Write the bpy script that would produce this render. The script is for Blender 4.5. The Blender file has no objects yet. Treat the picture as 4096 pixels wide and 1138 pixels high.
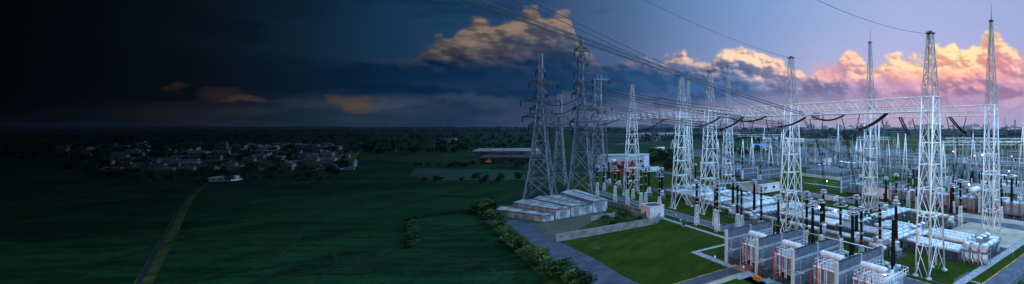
import bpy, math, random
from mathutils import Vector, Matrix
R=random.Random(7)
sc=bpy.context.scene
C=sc.collection
pi=math.pi
# ---------------------------------------------------------------- camera model and ground helpers
F=1650.0; CX=3238.0; HY=508.0; H=25.0
def G(px,py,z=0.0):
    """point of height z seen at that place of the photograph"""
    Y=(H-z)*F/(py-HY); return Vector(((px-CX)*Y/F,Y,z))
def AT(px,py,Y):
    return Vector(((px-CX)*Y/F,Y,H-(py-HY)*Y/F))
def zat(py,Y): return H-(py-HY)*Y/F
ANG=math.atan2(.7261,.6876)
E1=Vector((.6876,.7261,0)); E2=Vector((-.7261,.6876,0))
def AB(a,b,z=0.0): return E1*a+E2*b+Vector((0,0,z))
def wob(v): return Vector(v)
# ---------------------------------------------------------------- materials
def lin(c):
    return tuple((x/12.92 if x<=.04045 else ((x+.055)/1.055)**2.4) for x in [v/255. for v in c])
MATS={}
def mat(name,col,rough=.6,metal=0.0,var=.15,scale=2.0,bump=0.0,col2=None,emit=None,detail=4,wave=None):
    m=bpy.data.materials.new(name); m.use_nodes=True; nt=m.node_tree; N=nt.nodes; L=nt.links
    b=N['Principled BSDF']; b.inputs['Roughness'].default_value=rough; b.inputs['Metallic'].default_value=metal
    b.inputs['Specular IOR Level'].default_value=.5 if rough<.8 else .12
    if emit:
        b.inputs['Emission Color'].default_value=(*emit[0],1); b.inputs['Emission Strength'].default_value=emit[1]
    tc=N.new('ShaderNodeTexCoord'); geo=N.new('ShaderNodeNewGeometry')
    nz=N.new('ShaderNodeTexNoise'); nz.inputs['Scale'].default_value=scale; nz.inputs['Detail'].default_value=detail
    nz.inputs['Roughness'].default_value=.62
    L.new(geo.outputs['Position'],nz.inputs['Vector'])
    rp=N.new('ShaderNodeValToRGB'); L.new(nz.outputs['Fac'],rp.inputs['Fac'])
    c2=col2 or tuple(x*(1-2*var) for x in col); c1=col if col2 else tuple(min(1,x*(1+var)) for x in col)
    rp.color_ramp.elements[0].position=.35; rp.color_ramp.elements[0].color=(*c2,1)
    rp.color_ramp.elements[1].position=.65; rp.color_ramp.elements[1].color=(*c1,1)
    L.new(rp.outputs['Color'],b.inputs['Base Color'])
    if bump:
        bp=N.new('ShaderNodeBump'); bp.inputs['Strength'].default_value=bump; bp.inputs['Distance'].default_value=.1
        n2=N.new('ShaderNodeTexNoise'); n2.inputs['Scale'].default_value=scale*4; n2.inputs['Detail'].default_value=5
        L.new(geo.outputs['Position'],n2.inputs['Vector'])
        L.new(n2.outputs['Fac'],bp.inputs['Height']); L.new(bp.outputs['Normal'],b.inputs['Normal'])
    MATS[name]=m; return m
def grassmat(name,ca,cb,cc,s1=.05,s2=.6,dirt=None,dirtlev=.66,plots=False):
    """three greens mixed by a broad and a fine noise, optional bare earth showing through"""
    m=mat(name,ca,.95,0,0,s1,.0); nt=m.node_tree; N=nt.nodes; L=nt.links; b=N['Principled BSDF']
    b.inputs['Specular IOR Level'].default_value=.03
    geo=N.new('ShaderNodeNewGeometry')
    def noise(s,d,stretch=None):
        n=N.new('ShaderNodeTexNoise'); n.inputs['Scale'].default_value=s; n.inputs['Detail'].default_value=d; n.inputs['Roughness'].default_value=.65
        if stretch:
            mp=N.new('ShaderNodeMapping'); mp.inputs['Scale'].default_value=stretch; mp.inputs['Rotation'].default_value=(0,0,-ANG)
            L.new(geo.outputs['Position'],mp.inputs['Vector']); L.new(mp.outputs['Vector'],n.inputs['Vector'])
        else: L.new(geo.outputs['Position'],n.inputs['Vector'])
        return n
    def mix(f,a,bb):
        x=N.new('ShaderNodeMix'); x.data_type='RGBA'; L.new(f,x.inputs[0])
        for i,v in ((6,a),(7,bb)):
            if isinstance(v,tuple): x.inputs[i].default_value=(*v,1)
            else: L.new(v,x.inputs[i])
        return x.outputs[2]
    def ramp(n,a,bb):
        r=N.new('ShaderNodeMapRange'); r.inputs[1].default_value=a; r.inputs[2].default_value=bb; L.new(n.outputs['Fac'],r.inputs[0]); return r.outputs[0]
    c=mix(ramp(noise(s1,4),.38,.62),ca,cb)
    c=mix(ramp(noise(s2,5,(1,.35,1)),.45,.75),c,cc)
    fine=ramp(noise(s2*9,3),.3,.75)
    dk=N.new('ShaderNodeMix'); dk.data_type='RGBA'; dk.blend_type='MULTIPLY'; dk.inputs[0].default_value=.7
    L.new(c,dk.inputs[6]); L.new(fine,dk.inputs[7]); c=dk.outputs[2]
    if plots:
        mp=N.new('ShaderNodeMapping'); mp.inputs['Rotation'].default_value=(0,0,.25); mp.inputs['Scale'].default_value=(.022,.05,1)
        wn=noise(.05,4); wm=N.new('ShaderNodeVectorMath'); wm.operation='MULTIPLY_ADD'; L.new(wn.outputs['Color'],wm.inputs[0]); wm.inputs[1].default_value=(14,14,0); L.new(geo.outputs['Position'],wm.inputs[2])
        L.new(wm.outputs[0],mp.inputs['Vector'])
        vo=N.new('ShaderNodeTexVoronoi'); vo.distance='CHEBYCHEV'; vo.inputs['Scale'].default_value=1; L.new(mp.outputs[0],vo.inputs['Vector'])
        sx=N.new('ShaderNodeSeparateColor'); L.new(vo.outputs['Color'],sx.inputs[0])
        mr=N.new('ShaderNodeMapRange'); mr.inputs[3].default_value=.55; mr.inputs[4].default_value=1.25; L.new(sx.outputs[0],mr.inputs[0])
        ve=N.new('ShaderNodeTexVoronoi'); ve.feature='DISTANCE_TO_EDGE'; ve.inputs['Scale'].default_value=1; L.new(mp.outputs[0],ve.inputs['Vector'])
        me=N.new('ShaderNodeMapRange'); me.inputs[1].default_value=.0; me.inputs[2].default_value=.03; me.inputs[3].default_value=.55; L.new(ve.outputs['Distance'],me.inputs[0])
        wv=noise(.25,5,(.25,1.6,1)); w2=N.new('ShaderNodeMapRange'); w2.inputs[1].default_value=.35; w2.inputs[2].default_value=.65; w2.inputs[3].default_value=.6; w2.inputs[4].default_value=1.25; L.new(wv.outputs['Fac'],w2.inputs[0])
        m1=N.new('ShaderNodeMath'); m1.operation='MULTIPLY'; L.new(mr.outputs[0],m1.inputs[0]); L.new(me.outputs[0],m1.inputs[1])
        m2=N.new('ShaderNodeMath'); m2.operation='MULTIPLY'; L.new(m1.outputs[0],m2.inputs[0]); L.new(w2.outputs[0],m2.inputs[1])
        sc2=N.new('ShaderNodeVectorMath'); sc2.operation='SCALE'; L.new(c,sc2.inputs[0]); L.new(m2.outputs[0],sc2.inputs[3]); c=sc2.outputs[0]
    if dirt: c=mix(ramp(noise(s2*.3,6),dirtlev,dirtlev+.05),c,dirt)
    L.new(c,b.inputs['Base Color'])
    bp=N.new('ShaderNodeBump'); bp.inputs['Strength'].default_value=.5; bp.inputs['Distance'].default_value=.15
    L.new(noise(s2*6,4).outputs['Fac'],bp.inputs['Height']); L.new(bp.outputs['Normal'],b.inputs['Normal'])
    return m
M_steel=mat('painted_steel',(.84,.84,.83),.5,.05,.12,.5)
M_steel2=mat('weathered_steel',(.50,.46,.44),.6,.2,.18,.8)
M_dsteel=mat('dark_steel',(.10,.11,.13),.6,.3,.2,.5)
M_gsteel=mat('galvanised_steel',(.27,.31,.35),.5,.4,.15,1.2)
M_tube=mat('tube_enamel',(.50,.58,.61),.38,.05,.10,.7)
M_tube2=mat('tube_enamel_dull',(.30,.37,.42),.45,.1,.15,.9)
M_ring=mat('ring_alloy',(.42,.42,.44),.35,.7,.08,3)
M_black=mat('insulator_rubber',(.006,.006,.008),.82,0,.2,3)
M_red=mat('red_paint',(.42,.02,.03),.45,0,.15,2)
M_yel=mat('yellow_paint',(.65,.30,.02),.5,0,.15,2)
M_org=mat('orange_paint',(.55,.16,.02),.5,0,.15,2)
M_wire=mat('wire_metal',(.03,.035,.05),.5,.3,.1,2)
M_conc=mat('pale_concrete',(.50,.47,.44),.85,0,.12,1.5,.2)
M_blockw=mat('light_band',(.30,.33,.36),.85,0,.15,2,.2)
M_dull=mat('dull_steel',(.40,.44,.48),.55,.2,.15,.5)
M_white=mat('white_plaster',(.66,.64,.62),.8,0,.08,.7,.1)
M_whiteb=mat('white_panel',(.60,.64,.66),.6,0,.08,.7)
M_green=mat('grey_green_box',(.05,.055,.05),.5,0,.2,2)
M_roofd=mat('bitumen_roof',(.05,.055,.065),.9,0,.3,.8)
M_roofm=mat('metal_roof',(.30,.33,.35),.5,.2,.25,.5)
M_redwall=mat('red_cladding',(.36,.03,.04),.6,0,.1,.6)
M_glass=mat('window_glass',(.03,.04,.05),.12,0,.1,1)
M_asph=mat('asphalt',(.065,.082,.115),.85,0,.22,.35,.25,detail=7)
M_asph2=mat('asphalt_dark',(.045,.055,.075),.85,0,.2,.3,.2,detail=7)
M_pave=mat('paving',(.22,.24,.26),.85,0,.2,1.3,.3,detail=6)
M_pad=mat('dark_pad',(.035,.04,.05),.9,0,.3,.5,.2,detail=6)
M_teal=mat('teal_pad',(.10,.17,.16),.85,0,.2,.7)
M_brown=mat('rust_brown_paving',(.24,.10,.055),.9,0,.2,1.2,.2)
M_sand=mat('sandy_ground',(.38,.32,.27),.95,0,.1,.16,.3,col2=(.17,.17,.13),detail=8)
M_kerb=mat('kerb_yellow',(.50,.30,.10),.8,0,.35,.9)
M_bark=mat('bark',(.09,.065,.045),.95,0,.2,3)
M_leafA=mat('leaf_dark',(.018,.045,.016),.8,0,.45,2.6)
M_leafB=mat('leaf_olive',(.07,.10,.018),.8,0,.4,2.6)
M_leafC=mat('leaf_mid',(.035,.075,.02),.8,0,.4,2.6)
M_lawn=grassmat('lawn',(.020,.050,.005),(.050,.066,.007),(.011,.033,.004),.07,.4,(.06,.055,.03),.63)
M_lawn2=grassmat('short_lawn',(.018,.066,.008),(.034,.085,.010),(.013,.046,.006),.08,.8,(.15,.13,.10),.60)
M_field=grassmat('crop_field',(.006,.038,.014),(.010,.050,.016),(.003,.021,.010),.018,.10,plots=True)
M_far=grassmat('farmland',(.014,.052,.02),(.008,.026,.02),(.026,.065,.022),.004,.02,(.10,.10,.08),.62)
M_scrub=grassmat('rough_scrub',(.02,.06,.015),(.05,.075,.02),(.015,.035,.01),.1,.9,(.10,.08,.06),.60)
M_yfield=grassmat('yellow_field',(.13,.13,.02),(.10,.12,.02),(.08,.10,.02),.02,.2)
M_tree_far=mat('woodland_leaves',(.008,.028,.022),.9,0,.4,.03)
# block masonry
def blockmat():
    m=mat('grey_blockwork',(.15,.17,.19),.9,0,.2,1.0); nt=m.node_tree; N=nt.nodes; L=nt.links; b=N['Principled BSDF']
    tc=N.new('ShaderNodeTexCoord'); mp=N.new('ShaderNodeMapping'); mp.inputs['Rotation'].default_value=(pi/2,0,0)
    L.new(tc.outputs['Object'],mp.inputs['Vector'])
    br=N.new('ShaderNodeTexBrick'); br.inputs['Scale'].default_value=2.6; br.inputs['Mortar Size'].default_value=.018
    br.inputs['Color1'].default_value=(.06,.075,.10,1); br.inputs['Color2'].default_value=(.12,.14,.17,1); br.inputs['Mortar'].default_value=(.17,.18,.20,1)
    L.new(mp.outputs['Vector'],br.inputs['Vector'])
    nz=N.new('ShaderNodeTexNoise'); nz.inputs['Scale'].default_value=.7; nz.inputs['Detail'].default_value=7
    L.new(tc.outputs['Object'],nz.inputs['Vector'])
    rr=N.new('ShaderNodeMapRange'); rr.inputs[1].default_value=.3; rr.inputs[2].default_value=.7; rr.inputs[3].default_value=.7; rr.inputs[4].default_value=1.35; L.new(nz.outputs['Fac'],rr.inputs[0])
    mx=N.new('ShaderNodeVectorMath'); mx.operation='SCALE'; L.new(br.outputs['Color'],mx.inputs[0]); L.new(rr.outputs[0],mx.inputs[3])
    L.new(mx.outputs[0],b.inputs['Base Color'])
    bp=N.new('ShaderNodeBump'); bp.inputs['Strength'].default_value=.5; bp.inputs['Distance'].default_value=.02; L.new(br.outputs['Fac'],bp.inputs['Height']); bp.invert=True
    L.new(bp.outputs['Normal'],b.inputs['Normal'])
    return m
M_block=blockmat()
def emis(name,col,s):
    m=mat(name,(.8,.8,.8),.4,emit=(col,s)); return m
M_lampw=emis('lamp_white',(1,.82,.75),14); M_lampy=emis('lamp_warm',(1,.75,.4),9); M_lampp=emis('lamp_pink',(1,.35,.6),7)
# ---------------------------------------------------------------- mesh builder
class MB:
    def __init__(s): s.v=[]; s.f=[]
    def box(s,c,d,rz=0.0,taper=1.0):
        c=Vector(c); cs,sn=math.cos(rz),math.sin(rz); o=len(s.v)
        for z in (-1,1):
            k=1 if z<0 else taper
            for x,y in ((-1,-1),(1,-1),(1,1),(-1,1)):
                X,Y=x*d[0]/2*k,y*d[1]/2*k
                s.v.append((c.x+X*cs-Y*sn,c.y+X*sn+Y*cs,c.z+z*d[2]/2))
        for q in ((0,3,2,1),(4,5,6,7),(0,1,5,4),(1,2,6,5),(2,3,7,6),(3,0,4,7)): s.f.append([o+i for i in q])
        return s
    def tube(s,a,b,r,n=6,r2=None,cap=True):
        a=Vector(a); b=Vector(b); d=b-a
        if d.length<1e-6: return s
        d.normalize(); u=d.orthogonal().normalized(); w=d.cross(u); r2=r if r2 is None else r2; o=len(s.v)
        for p,rr in ((a,r),(b,r2)):
            for i in range(n):
                t=2*pi*i/n; s.v.append(tuple(p+(u*math.cos(t)+w*math.sin(t))*rr))
        for i in range(n): j=(i+1)%n; s.f.append([o+i,o+j,o+n+j,o+n+i])
        if cap: s.f.append([o+i for i in range(n)][::-1]); s.f.append([o+n+i for i in range(n)])
        return s
    def path(s,pts,r,n=5):
        pts=[Vector(p) for p in pts]; o=len(s.v); m=len(pts)
        rs=r if isinstance(r,list) else [r]*m
        d0=(pts[-1]-pts[0]).normalized(); up=Vector((0,0,1)) if abs(d0.z)<.9 else Vector((1,0,0))
        for k,p in enumerate(pts):
            d=(pts[min(k+1,m-1)]-pts[max(k-1,0)]).normalized(); u=d.cross(up).normalized(); w=d.cross(u)
            for i in range(n):
                t=2*pi*i/n; s.v.append(tuple(p+(u*math.cos(t)+w*math.sin(t))*rs[k]))
        for k in range(m-1):
            for i in range(n): j=(i+1)%n; s.f.append([o+k*n+i,o+k*n+j,o+(k+1)*n+j,o+(k+1)*n+i])
        s.f.append([o+i for i in range(n)][::-1]); s.f.append([o+(m-1)*n+i for i in range(n)])
        return s
    def lathe(s,c,prof,n=12):
        c=Vector(c); o=len(s.v); m=len(prof)
        for r,z in prof:
            for i in range(n):
                t=2*pi*i/n; s.v.append((c.x+r*math.cos(t),c.y+r*math.sin(t),c.z+z))
        for k in range(m-1):
            for i in range(n): j=(i+1)%n; s.f.append([o+k*n+i,o+k*n+j,o+(k+1)*n+j,o+(k+1)*n+i])
        s.f.append([o+i for i in range(n)][::-1]); s.f.append([o+(m-1)*n+i for i in range(n)])
        return s
    def torus(s,c,Rr,r,n=18,m=5,ax=(0,0,1),sx=1.0):
        c=Vector(c); ax=Vector(ax).normalized(); u=ax.orthogonal().normalized(); w=ax.cross(u); o=len(s.v)
        for i in range(n):
            t=2*pi*i/n; e=u*math.cos(t)*sx+w*math.sin(t)
            for j in range(m):
                q=2*pi*j/m; s.v.append(tuple(c+e*(Rr+r*math.cos(q))+ax*(r*math.sin(q))))
        for i in range(n):
            for j in range(m):
                a=i*m+j; b=i*m+(j+1)%m; d=((i+1)%n)*m+j; e=((i+1)%n)*m+(j+1)%m
                s.f.append([o+a,o+d,o+e,o+b])
        return s
    def prism(s,poly,z0,z1):
        o=len(s.v); n=len(poly)
        for z in (z0,z1):
            for p in poly: s.v.append((p[0],p[1],z))
        for i in range(n): j=(i+1)%n; s.f.append([o+i,o+j,o+n+j,o+n+i])
        s.f.append([o+i for i in range(n)][::-1]); s.f.append([o+n+i for i in range(n)])
        return s
    def quad(s,*p):
        o=len(s.v); s.v+= [tuple(x) for x in p]; s.f.append(list(range(o,o+len(p)))); return s
    def build(s,name,m,parent=None,smooth=False,loc=None):
        me=bpy.data.meshes.new(name); me.from_pydata(s.v,[],s.f); me.materials.append(m)
        if smooth: me.polygons.foreach_set('use_smooth',[True]*len(me.polygons))
        me.update()
        ob=bpy.data.objects.new(name,me); C.objects.link(ob)
        if parent: ob.parent=parent
        if loc is not None: ob.location=loc
        return ob
def tag(o,label=None,cat=None,group=None,kind=None):
    if label: o['label']=label
    if cat: o['category']=cat
    if group: o['group']=group
    if kind: o['kind']=kind
    return o
def thing(name,label,cat,loc=(0,0,0),rz=0.0,group=None):
    o=bpy.data.objects.new(name,None); C.objects.link(o); o.location=loc; o.rotation_euler=(0,0,rz); o.empty_display_size=.5
    return tag(o,label,cat,group)
KIDS={}
def dup(root,loc,rz=None,label=None,scale=None,group=None):
    r=root.copy(); C.objects.link(r); r.location=loc
    if rz is not None: r.rotation_euler=(0,0,rz)
    if scale is not None: r.scale=(scale,)*3 if isinstance(scale,(int,float)) else scale
    if label: r['label']=label
    if group: r['group']=group
    for ch in list(root.children):
        c=ch.copy(); C.objects.link(c); c.parent=r
        for g in list(ch.children):
            d=g.copy(); C.objects.link(d); d.parent=c
    return r
ORD=['first','second','third','fourth','fifth','sixth','seventh','eighth','ninth','tenth','eleventh','twelfth','thirteenth','fourteenth','fifteenth','sixteenth','seventeenth','eighteenth']
HAZE=True
# ---------------------------------------------------------------- camera
cam=bpy.data.cameras.new('camera'); co=bpy.data.objects.new('camera',cam); C.objects.link(co); sc.camera=co
co.location=(0,0,H); co.rotation_euler=(pi/2,0,0)
cam.sensor_width=36; cam.lens=F/4096*36; cam.shift_x=-(CX-2048)/4096; cam.shift_y=-(569-HY)/4096
cam.clip_start=.5; cam.clip_end=60000
# ---------------------------------------------------------------- sky
w=bpy.data.worlds.new('World'); sc.world=w; w.use_nodes=True
def build_world():
    nt=w.node_tree; N=nt.nodes; L=nt.links
    for n in list(N): N.remove(n)
    out=N.new('ShaderNodeOutputWorld')
    def mth(op,a,b=None,c=None,clamp=False):
        n=N.new('ShaderNodeMath'); n.operation=op; n.use_clamp=clamp
        for i,v in enumerate((a,b,c)):
            if v is None: continue
            if isinstance(v,(int,float)): n.inputs[i].default_value=v
            else: L.new(v,n.inputs[i])
        return n.outputs[0]
    def sstep(v,a,b):
        n=N.new('ShaderNodeMapRange'); n.interpolation_type='SMOOTHSTEP'
        n.inputs[1].default_value=a; n.inputs[2].default_value=b; L.new(v,n.inputs[0]); return n.outputs[0]
    def mix(f,a,b,mode='MIX'):
        x=N.new('ShaderNodeMix'); x.data_type='RGBA'; x.blend_type=mode
        if isinstance(f,(int,float)): x.inputs[0].default_value=f
        else: L.new(f,x.inputs[0])
        for i,v in ((6,a),(7,b)):
            if isinstance(v,tuple): x.inputs[i].default_value=(*v,1)
            else: L.new(v,x.inputs[i])
        return x.outputs[2]
    tc=N.new('ShaderNodeTexCoord'); sp=N.new('ShaderNodeSeparateXYZ'); L.new(tc.outputs['Generated'],sp.inputs[0])
    x,y,z=sp.outputs
    az=mth('ARCTAN2',x,y)
    hyp=mth('SQRT',mth('ADD',mth('MULTIPLY',x,x),mth('MULTIPLY',y,y)))
    te=mth('DIVIDE',z,mth('MAXIMUM',mth('MAXIMUM',y,mth('MULTIPLY',hyp,.36)),.0001))
    A0,A1=-1.2,.75
    def azp(px): return math.atan2(px-CX,F)
    def pos(px): return (azp(px)-A0)/(A1-A0)
    def tev(px,py): return (HY-py)/F
    t=mth('DIVIDE',mth('SUBTRACT',az,A0),A1-A0,clamp=True)
    XS=[0,400,800,1200,1600,1900,2200,2500,2750,3000,3300,3600,3850,4096]
    TAB=dict(
     hi=[(1,2,3),(4,8,12),(9,18,27),(13,34,52),(22,54,82),(34,66,100),(50,78,118),(76,104,148),(104,134,182),(124,154,204),(150,172,220),(166,180,226),(166,178,226),(158,174,222)],
     mid=[(1,2,3),(4,7,11),(9,16,24),(14,34,50),(24,52,78),(38,64,92),(56,78,112),(88,106,146),(126,140,182),(150,162,204),(184,182,218),(200,188,220),(194,182,216),(182,176,214)],
     top=[(2,2,3),(7,8,11),(14,17,23),(18,31,44),(46,60,76),(128,110,94),(132,114,102),(150,128,128),(238,196,170),(250,212,178),(248,190,170),(255,214,172),(255,224,166),(255,206,176)],
     md=[(1,2,3),(5,7,11),(8,12,19),(11,27,44),(20,42,66),(92,84,84),(76,80,100),(74,90,126),(128,132,170),(148,146,184),(204,158,184),(250,178,166),(255,178,152),(222,152,168)],
     low=[(1,1,2),(4,7,11),(6,12,18),(7,26,44),(5,34,62),(6,40,74),(18,50,86),(38,74,116),(54,90,138),(76,104,150),(128,124,170),(170,136,176),(176,134,174),(170,136,176)],
     hz=[(1,1,2),(6,9,13),(14,20,28),(24,40,54),(36,56,76),(42,62,82),(60,76,104),(94,104,136),(128,126,156),(152,142,174),(184,164,190),(200,172,194),(192,168,196),(176,162,198)])
    def ramp(key):
        r=N.new('ShaderNodeValToRGB'); e=r.color_ramp.elements; cols=TAB[key]
        e[0].position=pos(XS[0]); e[0].color=(*lin(cols[0]),1); e[1].position=pos(XS[-1]); e[1].color=(*lin(cols[-1]),1)
        for p,c in list(zip(XS,cols))[1:-1]:
            k=e.new(pos(p)); k.color=(*lin(c),1)
        L.new(t,r.inputs[0]); return r.outputs[0]
    cv=N.new('ShaderNodeCombineXYZ'); L.new(mth('MULTIPLY',az,1.0),cv.inputs[0]); L.new(mth('MULTIPLY',te,1.35),cv.inputs[1])
    def noise(scale,detail,off=(0,0,0),rough=.55,squash=None):
        mp=N.new('ShaderNodeMapping'); mp.inputs['Location'].default_value=off
        if squash: mp.inputs['Scale'].default_value=squash
        L.new(cv.outputs[0],mp.inputs['Vector'])
        n=N.new('ShaderNodeTexNoise'); n.inputs['Scale'].default_value=scale; n.inputs['Detail'].default_value=detail; n.inputs['Roughness'].default_value=rough
        L.new(mp.outputs[0],n.inputs['Vector']); return n.outputs['Fac']
    def puffs(scale,off=(0,0,0)):
        mp=N.new('ShaderNodeMapping'); mp.inputs['Location'].default_value=off; L.new(cv.outputs[0],mp.inputs['Vector'])
        n=N.new('ShaderNodeTexVoronoi'); n.feature='SMOOTH_F1'; n.inputs['Scale'].default_value=scale; n.inputs['Smoothness'].default_value=.35
        n.inputs['Detail'].default_value=1.5; n.inputs['Roughness'].default_value=.5
        L.new(mp.outputs[0],n.inputs['Vector']); return n.outputs['Distance']
    fc=N.new('ShaderNodeFloatCurve'); cu=fc.mapping.curves[0]
    PR=[(0,330),(400,330),(700,290),(850,270),(1000,225),(1200,215),(1400,222),(1580,205),(1640,190),(1700,150),(1750,115),(1800,125),(1860,60),(1900,38),(1960,50),(2040,40),(2090,2),(2150,0),(2175,40),(2200,45),(2250,12),(2290,40),(2310,150),(2400,215),(2520,225),(2640,215),(2670,182),(2740,178),(2790,228),(2840,205),(2900,158),(2960,146),(3030,172),(3090,200),(3130,215),(3180,255),(3240,272),(3300,240),(3345,215),(3380,178),(3440,178),(3470,225),(3530,222),(3580,184),(3640,186),(3690,196),(3730,166),(3820,148),(3870,168),(3890,122),(3935,92),(3985,90),(4020,130),(4060,165),(4096,175)]
    pts=[(pos(a),max(0,tev(a,b))/.4) for a,b in PR]
    cu.points[0].location=(0,pts[0][1]); cu.points[1].location=(1,.35)
    for a,b in pts:
        if 0<a<1: cu.points.new(a,b)
    for p in cu.points: p.handle_type='VECTOR'
    fc.mapping.update()
    L.new(t,fc.inputs['Value']); T=mth('MULTIPLY',fc.outputs[0],.4)
    n1=noise(9,8,(3,1,0),.6); n2=noise(30,5,(7,2,0),.6); pf=puffs(17,(1,2,0)); pf2=puffs(40,(4,2,0))
    d=mth('ADD',mth('SUBTRACT',T,te),mth('MULTIPLY',mth('SUBTRACT',n1,.5),.045))
    d=mth('ADD',d,mth('MULTIPLY',mth('SUBTRACT',.42,pf),.035))
    d=mth('ADD',d,mth('MULTIPLY',mth('SUBTRACT',.42,pf2),.014))
    d=mth('ADD',d,mth('MULTIPLY',mth('SUBTRACT',n2,.5),.012))
    mask=sstep(d,-.005,.012)
    # relief: the same billows sampled a little towards the light
    rel=mth('ADD',mth('MULTIPLY',mth('SUBTRACT',puffs(17,(1.012,2.016,0)),pf),7.0),mth('MULTIPLY',mth('SUBTRACT',puffs(40,(4.005,2.006,0)),pf2),4.5))
    rel=mth('ADD',rel,mth('MULTIPLY',mth('SUBTRACT',n1,noise(9,8,(3.02,1.025,0),.6)),4.0))
    sky=mix(sstep(te,.04,.30),ramp('mid'),ramp('hi'))
    deep=mth('ADD',d,mth('MULTIPLY',rel,-.014))
    deep=mth('ADD',deep,mth('MULTIPLY',mth('SUBTRACT',noise(5,4,(9,4,0)),.5),.07))
    cl=mix(sstep(deep,.004,.075),ramp('top'),ramp('md'))
    lowf=mth('ADD',te,mth('MULTIPLY',mth('SUBTRACT',noise(6,6,(2,8,0),.6,(1,2.2,1)),.5),.10))
    lowf=mth('ADD',lowf,mth('MULTIPLY',rel,.004))
    lowf=mth('SUBTRACT',lowf,mth('MULTIPLY',mth('SUBTRACT',1.0,sstep(az,-.42,.02)),.055))
    lf=mth('SUBTRACT',1.0,sstep(lowf,.075,.145))
    cl=mix(lf,cl,ramp('low'))
    shade=mth('ADD',1.0,mth('MULTIPLY',rel,.15))
    shd=N.new('ShaderNodeVectorMath'); shd.operation='SCALE'; L.new(cl,shd.inputs[0]); L.new(mth('MINIMUM',mth('MAXIMUM',shade,.80),1.16),shd.inputs[3]); cl=shd.outputs[0]
    c=mix(mask,sky,cl)
    hzf=mth('ADD',te,mth('MULTIPLY',mth('SUBTRACT',noise(4.5,6,(5,5,0),.6,(1,3.5,1)),.5),.075))
    c=mix(mth('MULTIPLY',mth('SUBTRACT',1.0,sstep(hzf,.030,.085)),.92),c,ramp('hz'))
    # soft torn layers in the dark western sky
    TAB['st']=[(2,2,3),(14,15,18),(30,29,34),(46,52,64),(62,76,96),(70,86,110),(88,98,122),(110,122,152),(140,144,176),(160,156,186),(196,176,198),(214,184,200),(204,178,200),(190,172,200)]
    s1=noise(3.2,7,(4,9,0),.6,(1,3.0,1)); s2=noise(7,6,(8,1,0),.6,(1,2.0,1))
    sf=mth('ADD',mth('MULTIPLY',s1,.7),mth('MULTIPLY',s2,.3))
    west=mth('SUBTRACT',1.0,sstep(az,-.75,-.15))
    sm=mth('MULTIPLY',sstep(sf,.49,.60),mth('MULTIPLY',mth('SUBTRACT',1.0,sstep(te,.065,.15)),.8))
    c=mix(mth('MULTIPLY',sm,mth('ADD',.25,mth('MULTIPLY',west,.75))),c,ramp('st'))
    dk=mth('MULTIPLY',mth('SUBTRACT',1.0,sstep(sf,.38,.49)),mth('MULTIPLY',west,.55))
    c=mix(dk,c,ramp('low'))
    c=mix(mth('MULTIPLY',mth('MULTIPLY',sstep(te,.045,.085),mth('SUBTRACT',1.0,sstep(mth('ADD',te,mth('MULTIPLY',mth('SUBTRACT',s1,.5),.12)),.135,.175))),mth('MULTIPLY',mth('SUBTRACT',1.0,sstep(az,-.55,-.30)),.75)),c,ramp('low'))
    # separate small clouds low over the plain and high wisps
    BL=[(1390,408,70,30,(96,72,52)),(1030,398,62,12,(74,54,42)),(740,350,46,24,(44,32,30)),(960,372,95,26,(42,34,36)),(1950,405,170,26,(58,78,98)),(2240,395,60,26,(78,90,112)),(2740,265,120,14,(104,122,164)),(3300,285,60,30,(228,160,180)),(2480,222,90,22,(70,96,138)),(3120,330,120,20,(120,128,170)),(4070,250,60,22,(226,150,170)),(4020,420,50,18,(214,172,196)),(900,115,150,45,(4,14,24)),(3560,330,150,22,(214,160,196)),(3700,300,140,26,(246,176,170))]
    waz=mth('ADD',az,mth('MULTIPLY',mth('SUBTRACT',noise(7,6,(11,3,0),.65),.5),.16)); wte=mth('ADD',te,mth('MULTIPLY',mth('SUBTRACT',noise(7,6,(2,13,0),.65),.5),.10))
    for px,py,rx,ry,col in BL:
        sx=rx/F*math.cos(azp(px))**2; sy=ry/F
        q=mth('ADD',mth('POWER',mth('ABSOLUTE',mth('DIVIDE',mth('SUBTRACT',waz,azp(px)),sx)),2.0),mth('POWER',mth('ABSOLUTE',mth('DIVIDE',mth('SUBTRACT',wte,tev(px,py)),sy)),2.0))
        q=mth('ADD',q,mth('MULTIPLY',mth('SUBTRACT',n2,.5),2.0))
        c=mix(mth('MULTIPLY',mth('SUBTRACT',1.0,sstep(q,.0,2.0)),.60),c,lin(col))
    cs=N.new('ShaderNodeVectorMath'); cs.operation='SCALE'; cs.inputs[3].default_value=.80; L.new(c,cs.inputs[0]); c=cs.outputs[0]
    # upper sky: the physical sky model
    st=N.new('ShaderNodeTexSky'); st.sky_type='NISHITA'; st.sun_disc=False; st.sun_elevation=SUN_EL; st.sun_rotation=SUN_ROT
    st.air_density=1.3; st.dust_density=1.5; st.ozone_density=2.5
    up=N.new('ShaderNodeVectorMath'); up.operation='SCALE'; up.inputs[3].default_value=NISH; L.new(st.outputs[0],up.inputs[0])
    elv=sstep(z,.31,.62)
    side=sstep(mth('ADD',x,mth('MULTIPLY',y,-.25)),-.75,.35)
    ups=N.new('ShaderNodeVectorMath'); ups.operation='SCALE'; L.new(up.outputs[0],ups.inputs[0]); L.new(side,ups.inputs[3])
    c=mix(elv,c,ups.outputs[0])
    # haze line and ground side
    c=mix(mth('SUBTRACT',1.0,sstep(te,-.03,0.0)),c,mix(.6,ramp('hz'),(.01,.015,.03)))
    bg=N.new('ShaderNodeBackground'); bg.inputs[1].default_value=WSTR; L.new(c,bg.inputs[0]); L.new(bg.outputs[0],out.inputs[0])
SUN_EL=math.radians(11); SUN_AZ=math.atan2(-.72,-.69)   # compass-style: x=sin, y=cos
SUN_ROT=SUN_AZ; NISH=2.3; WSTR=1.0
build_world()
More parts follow.
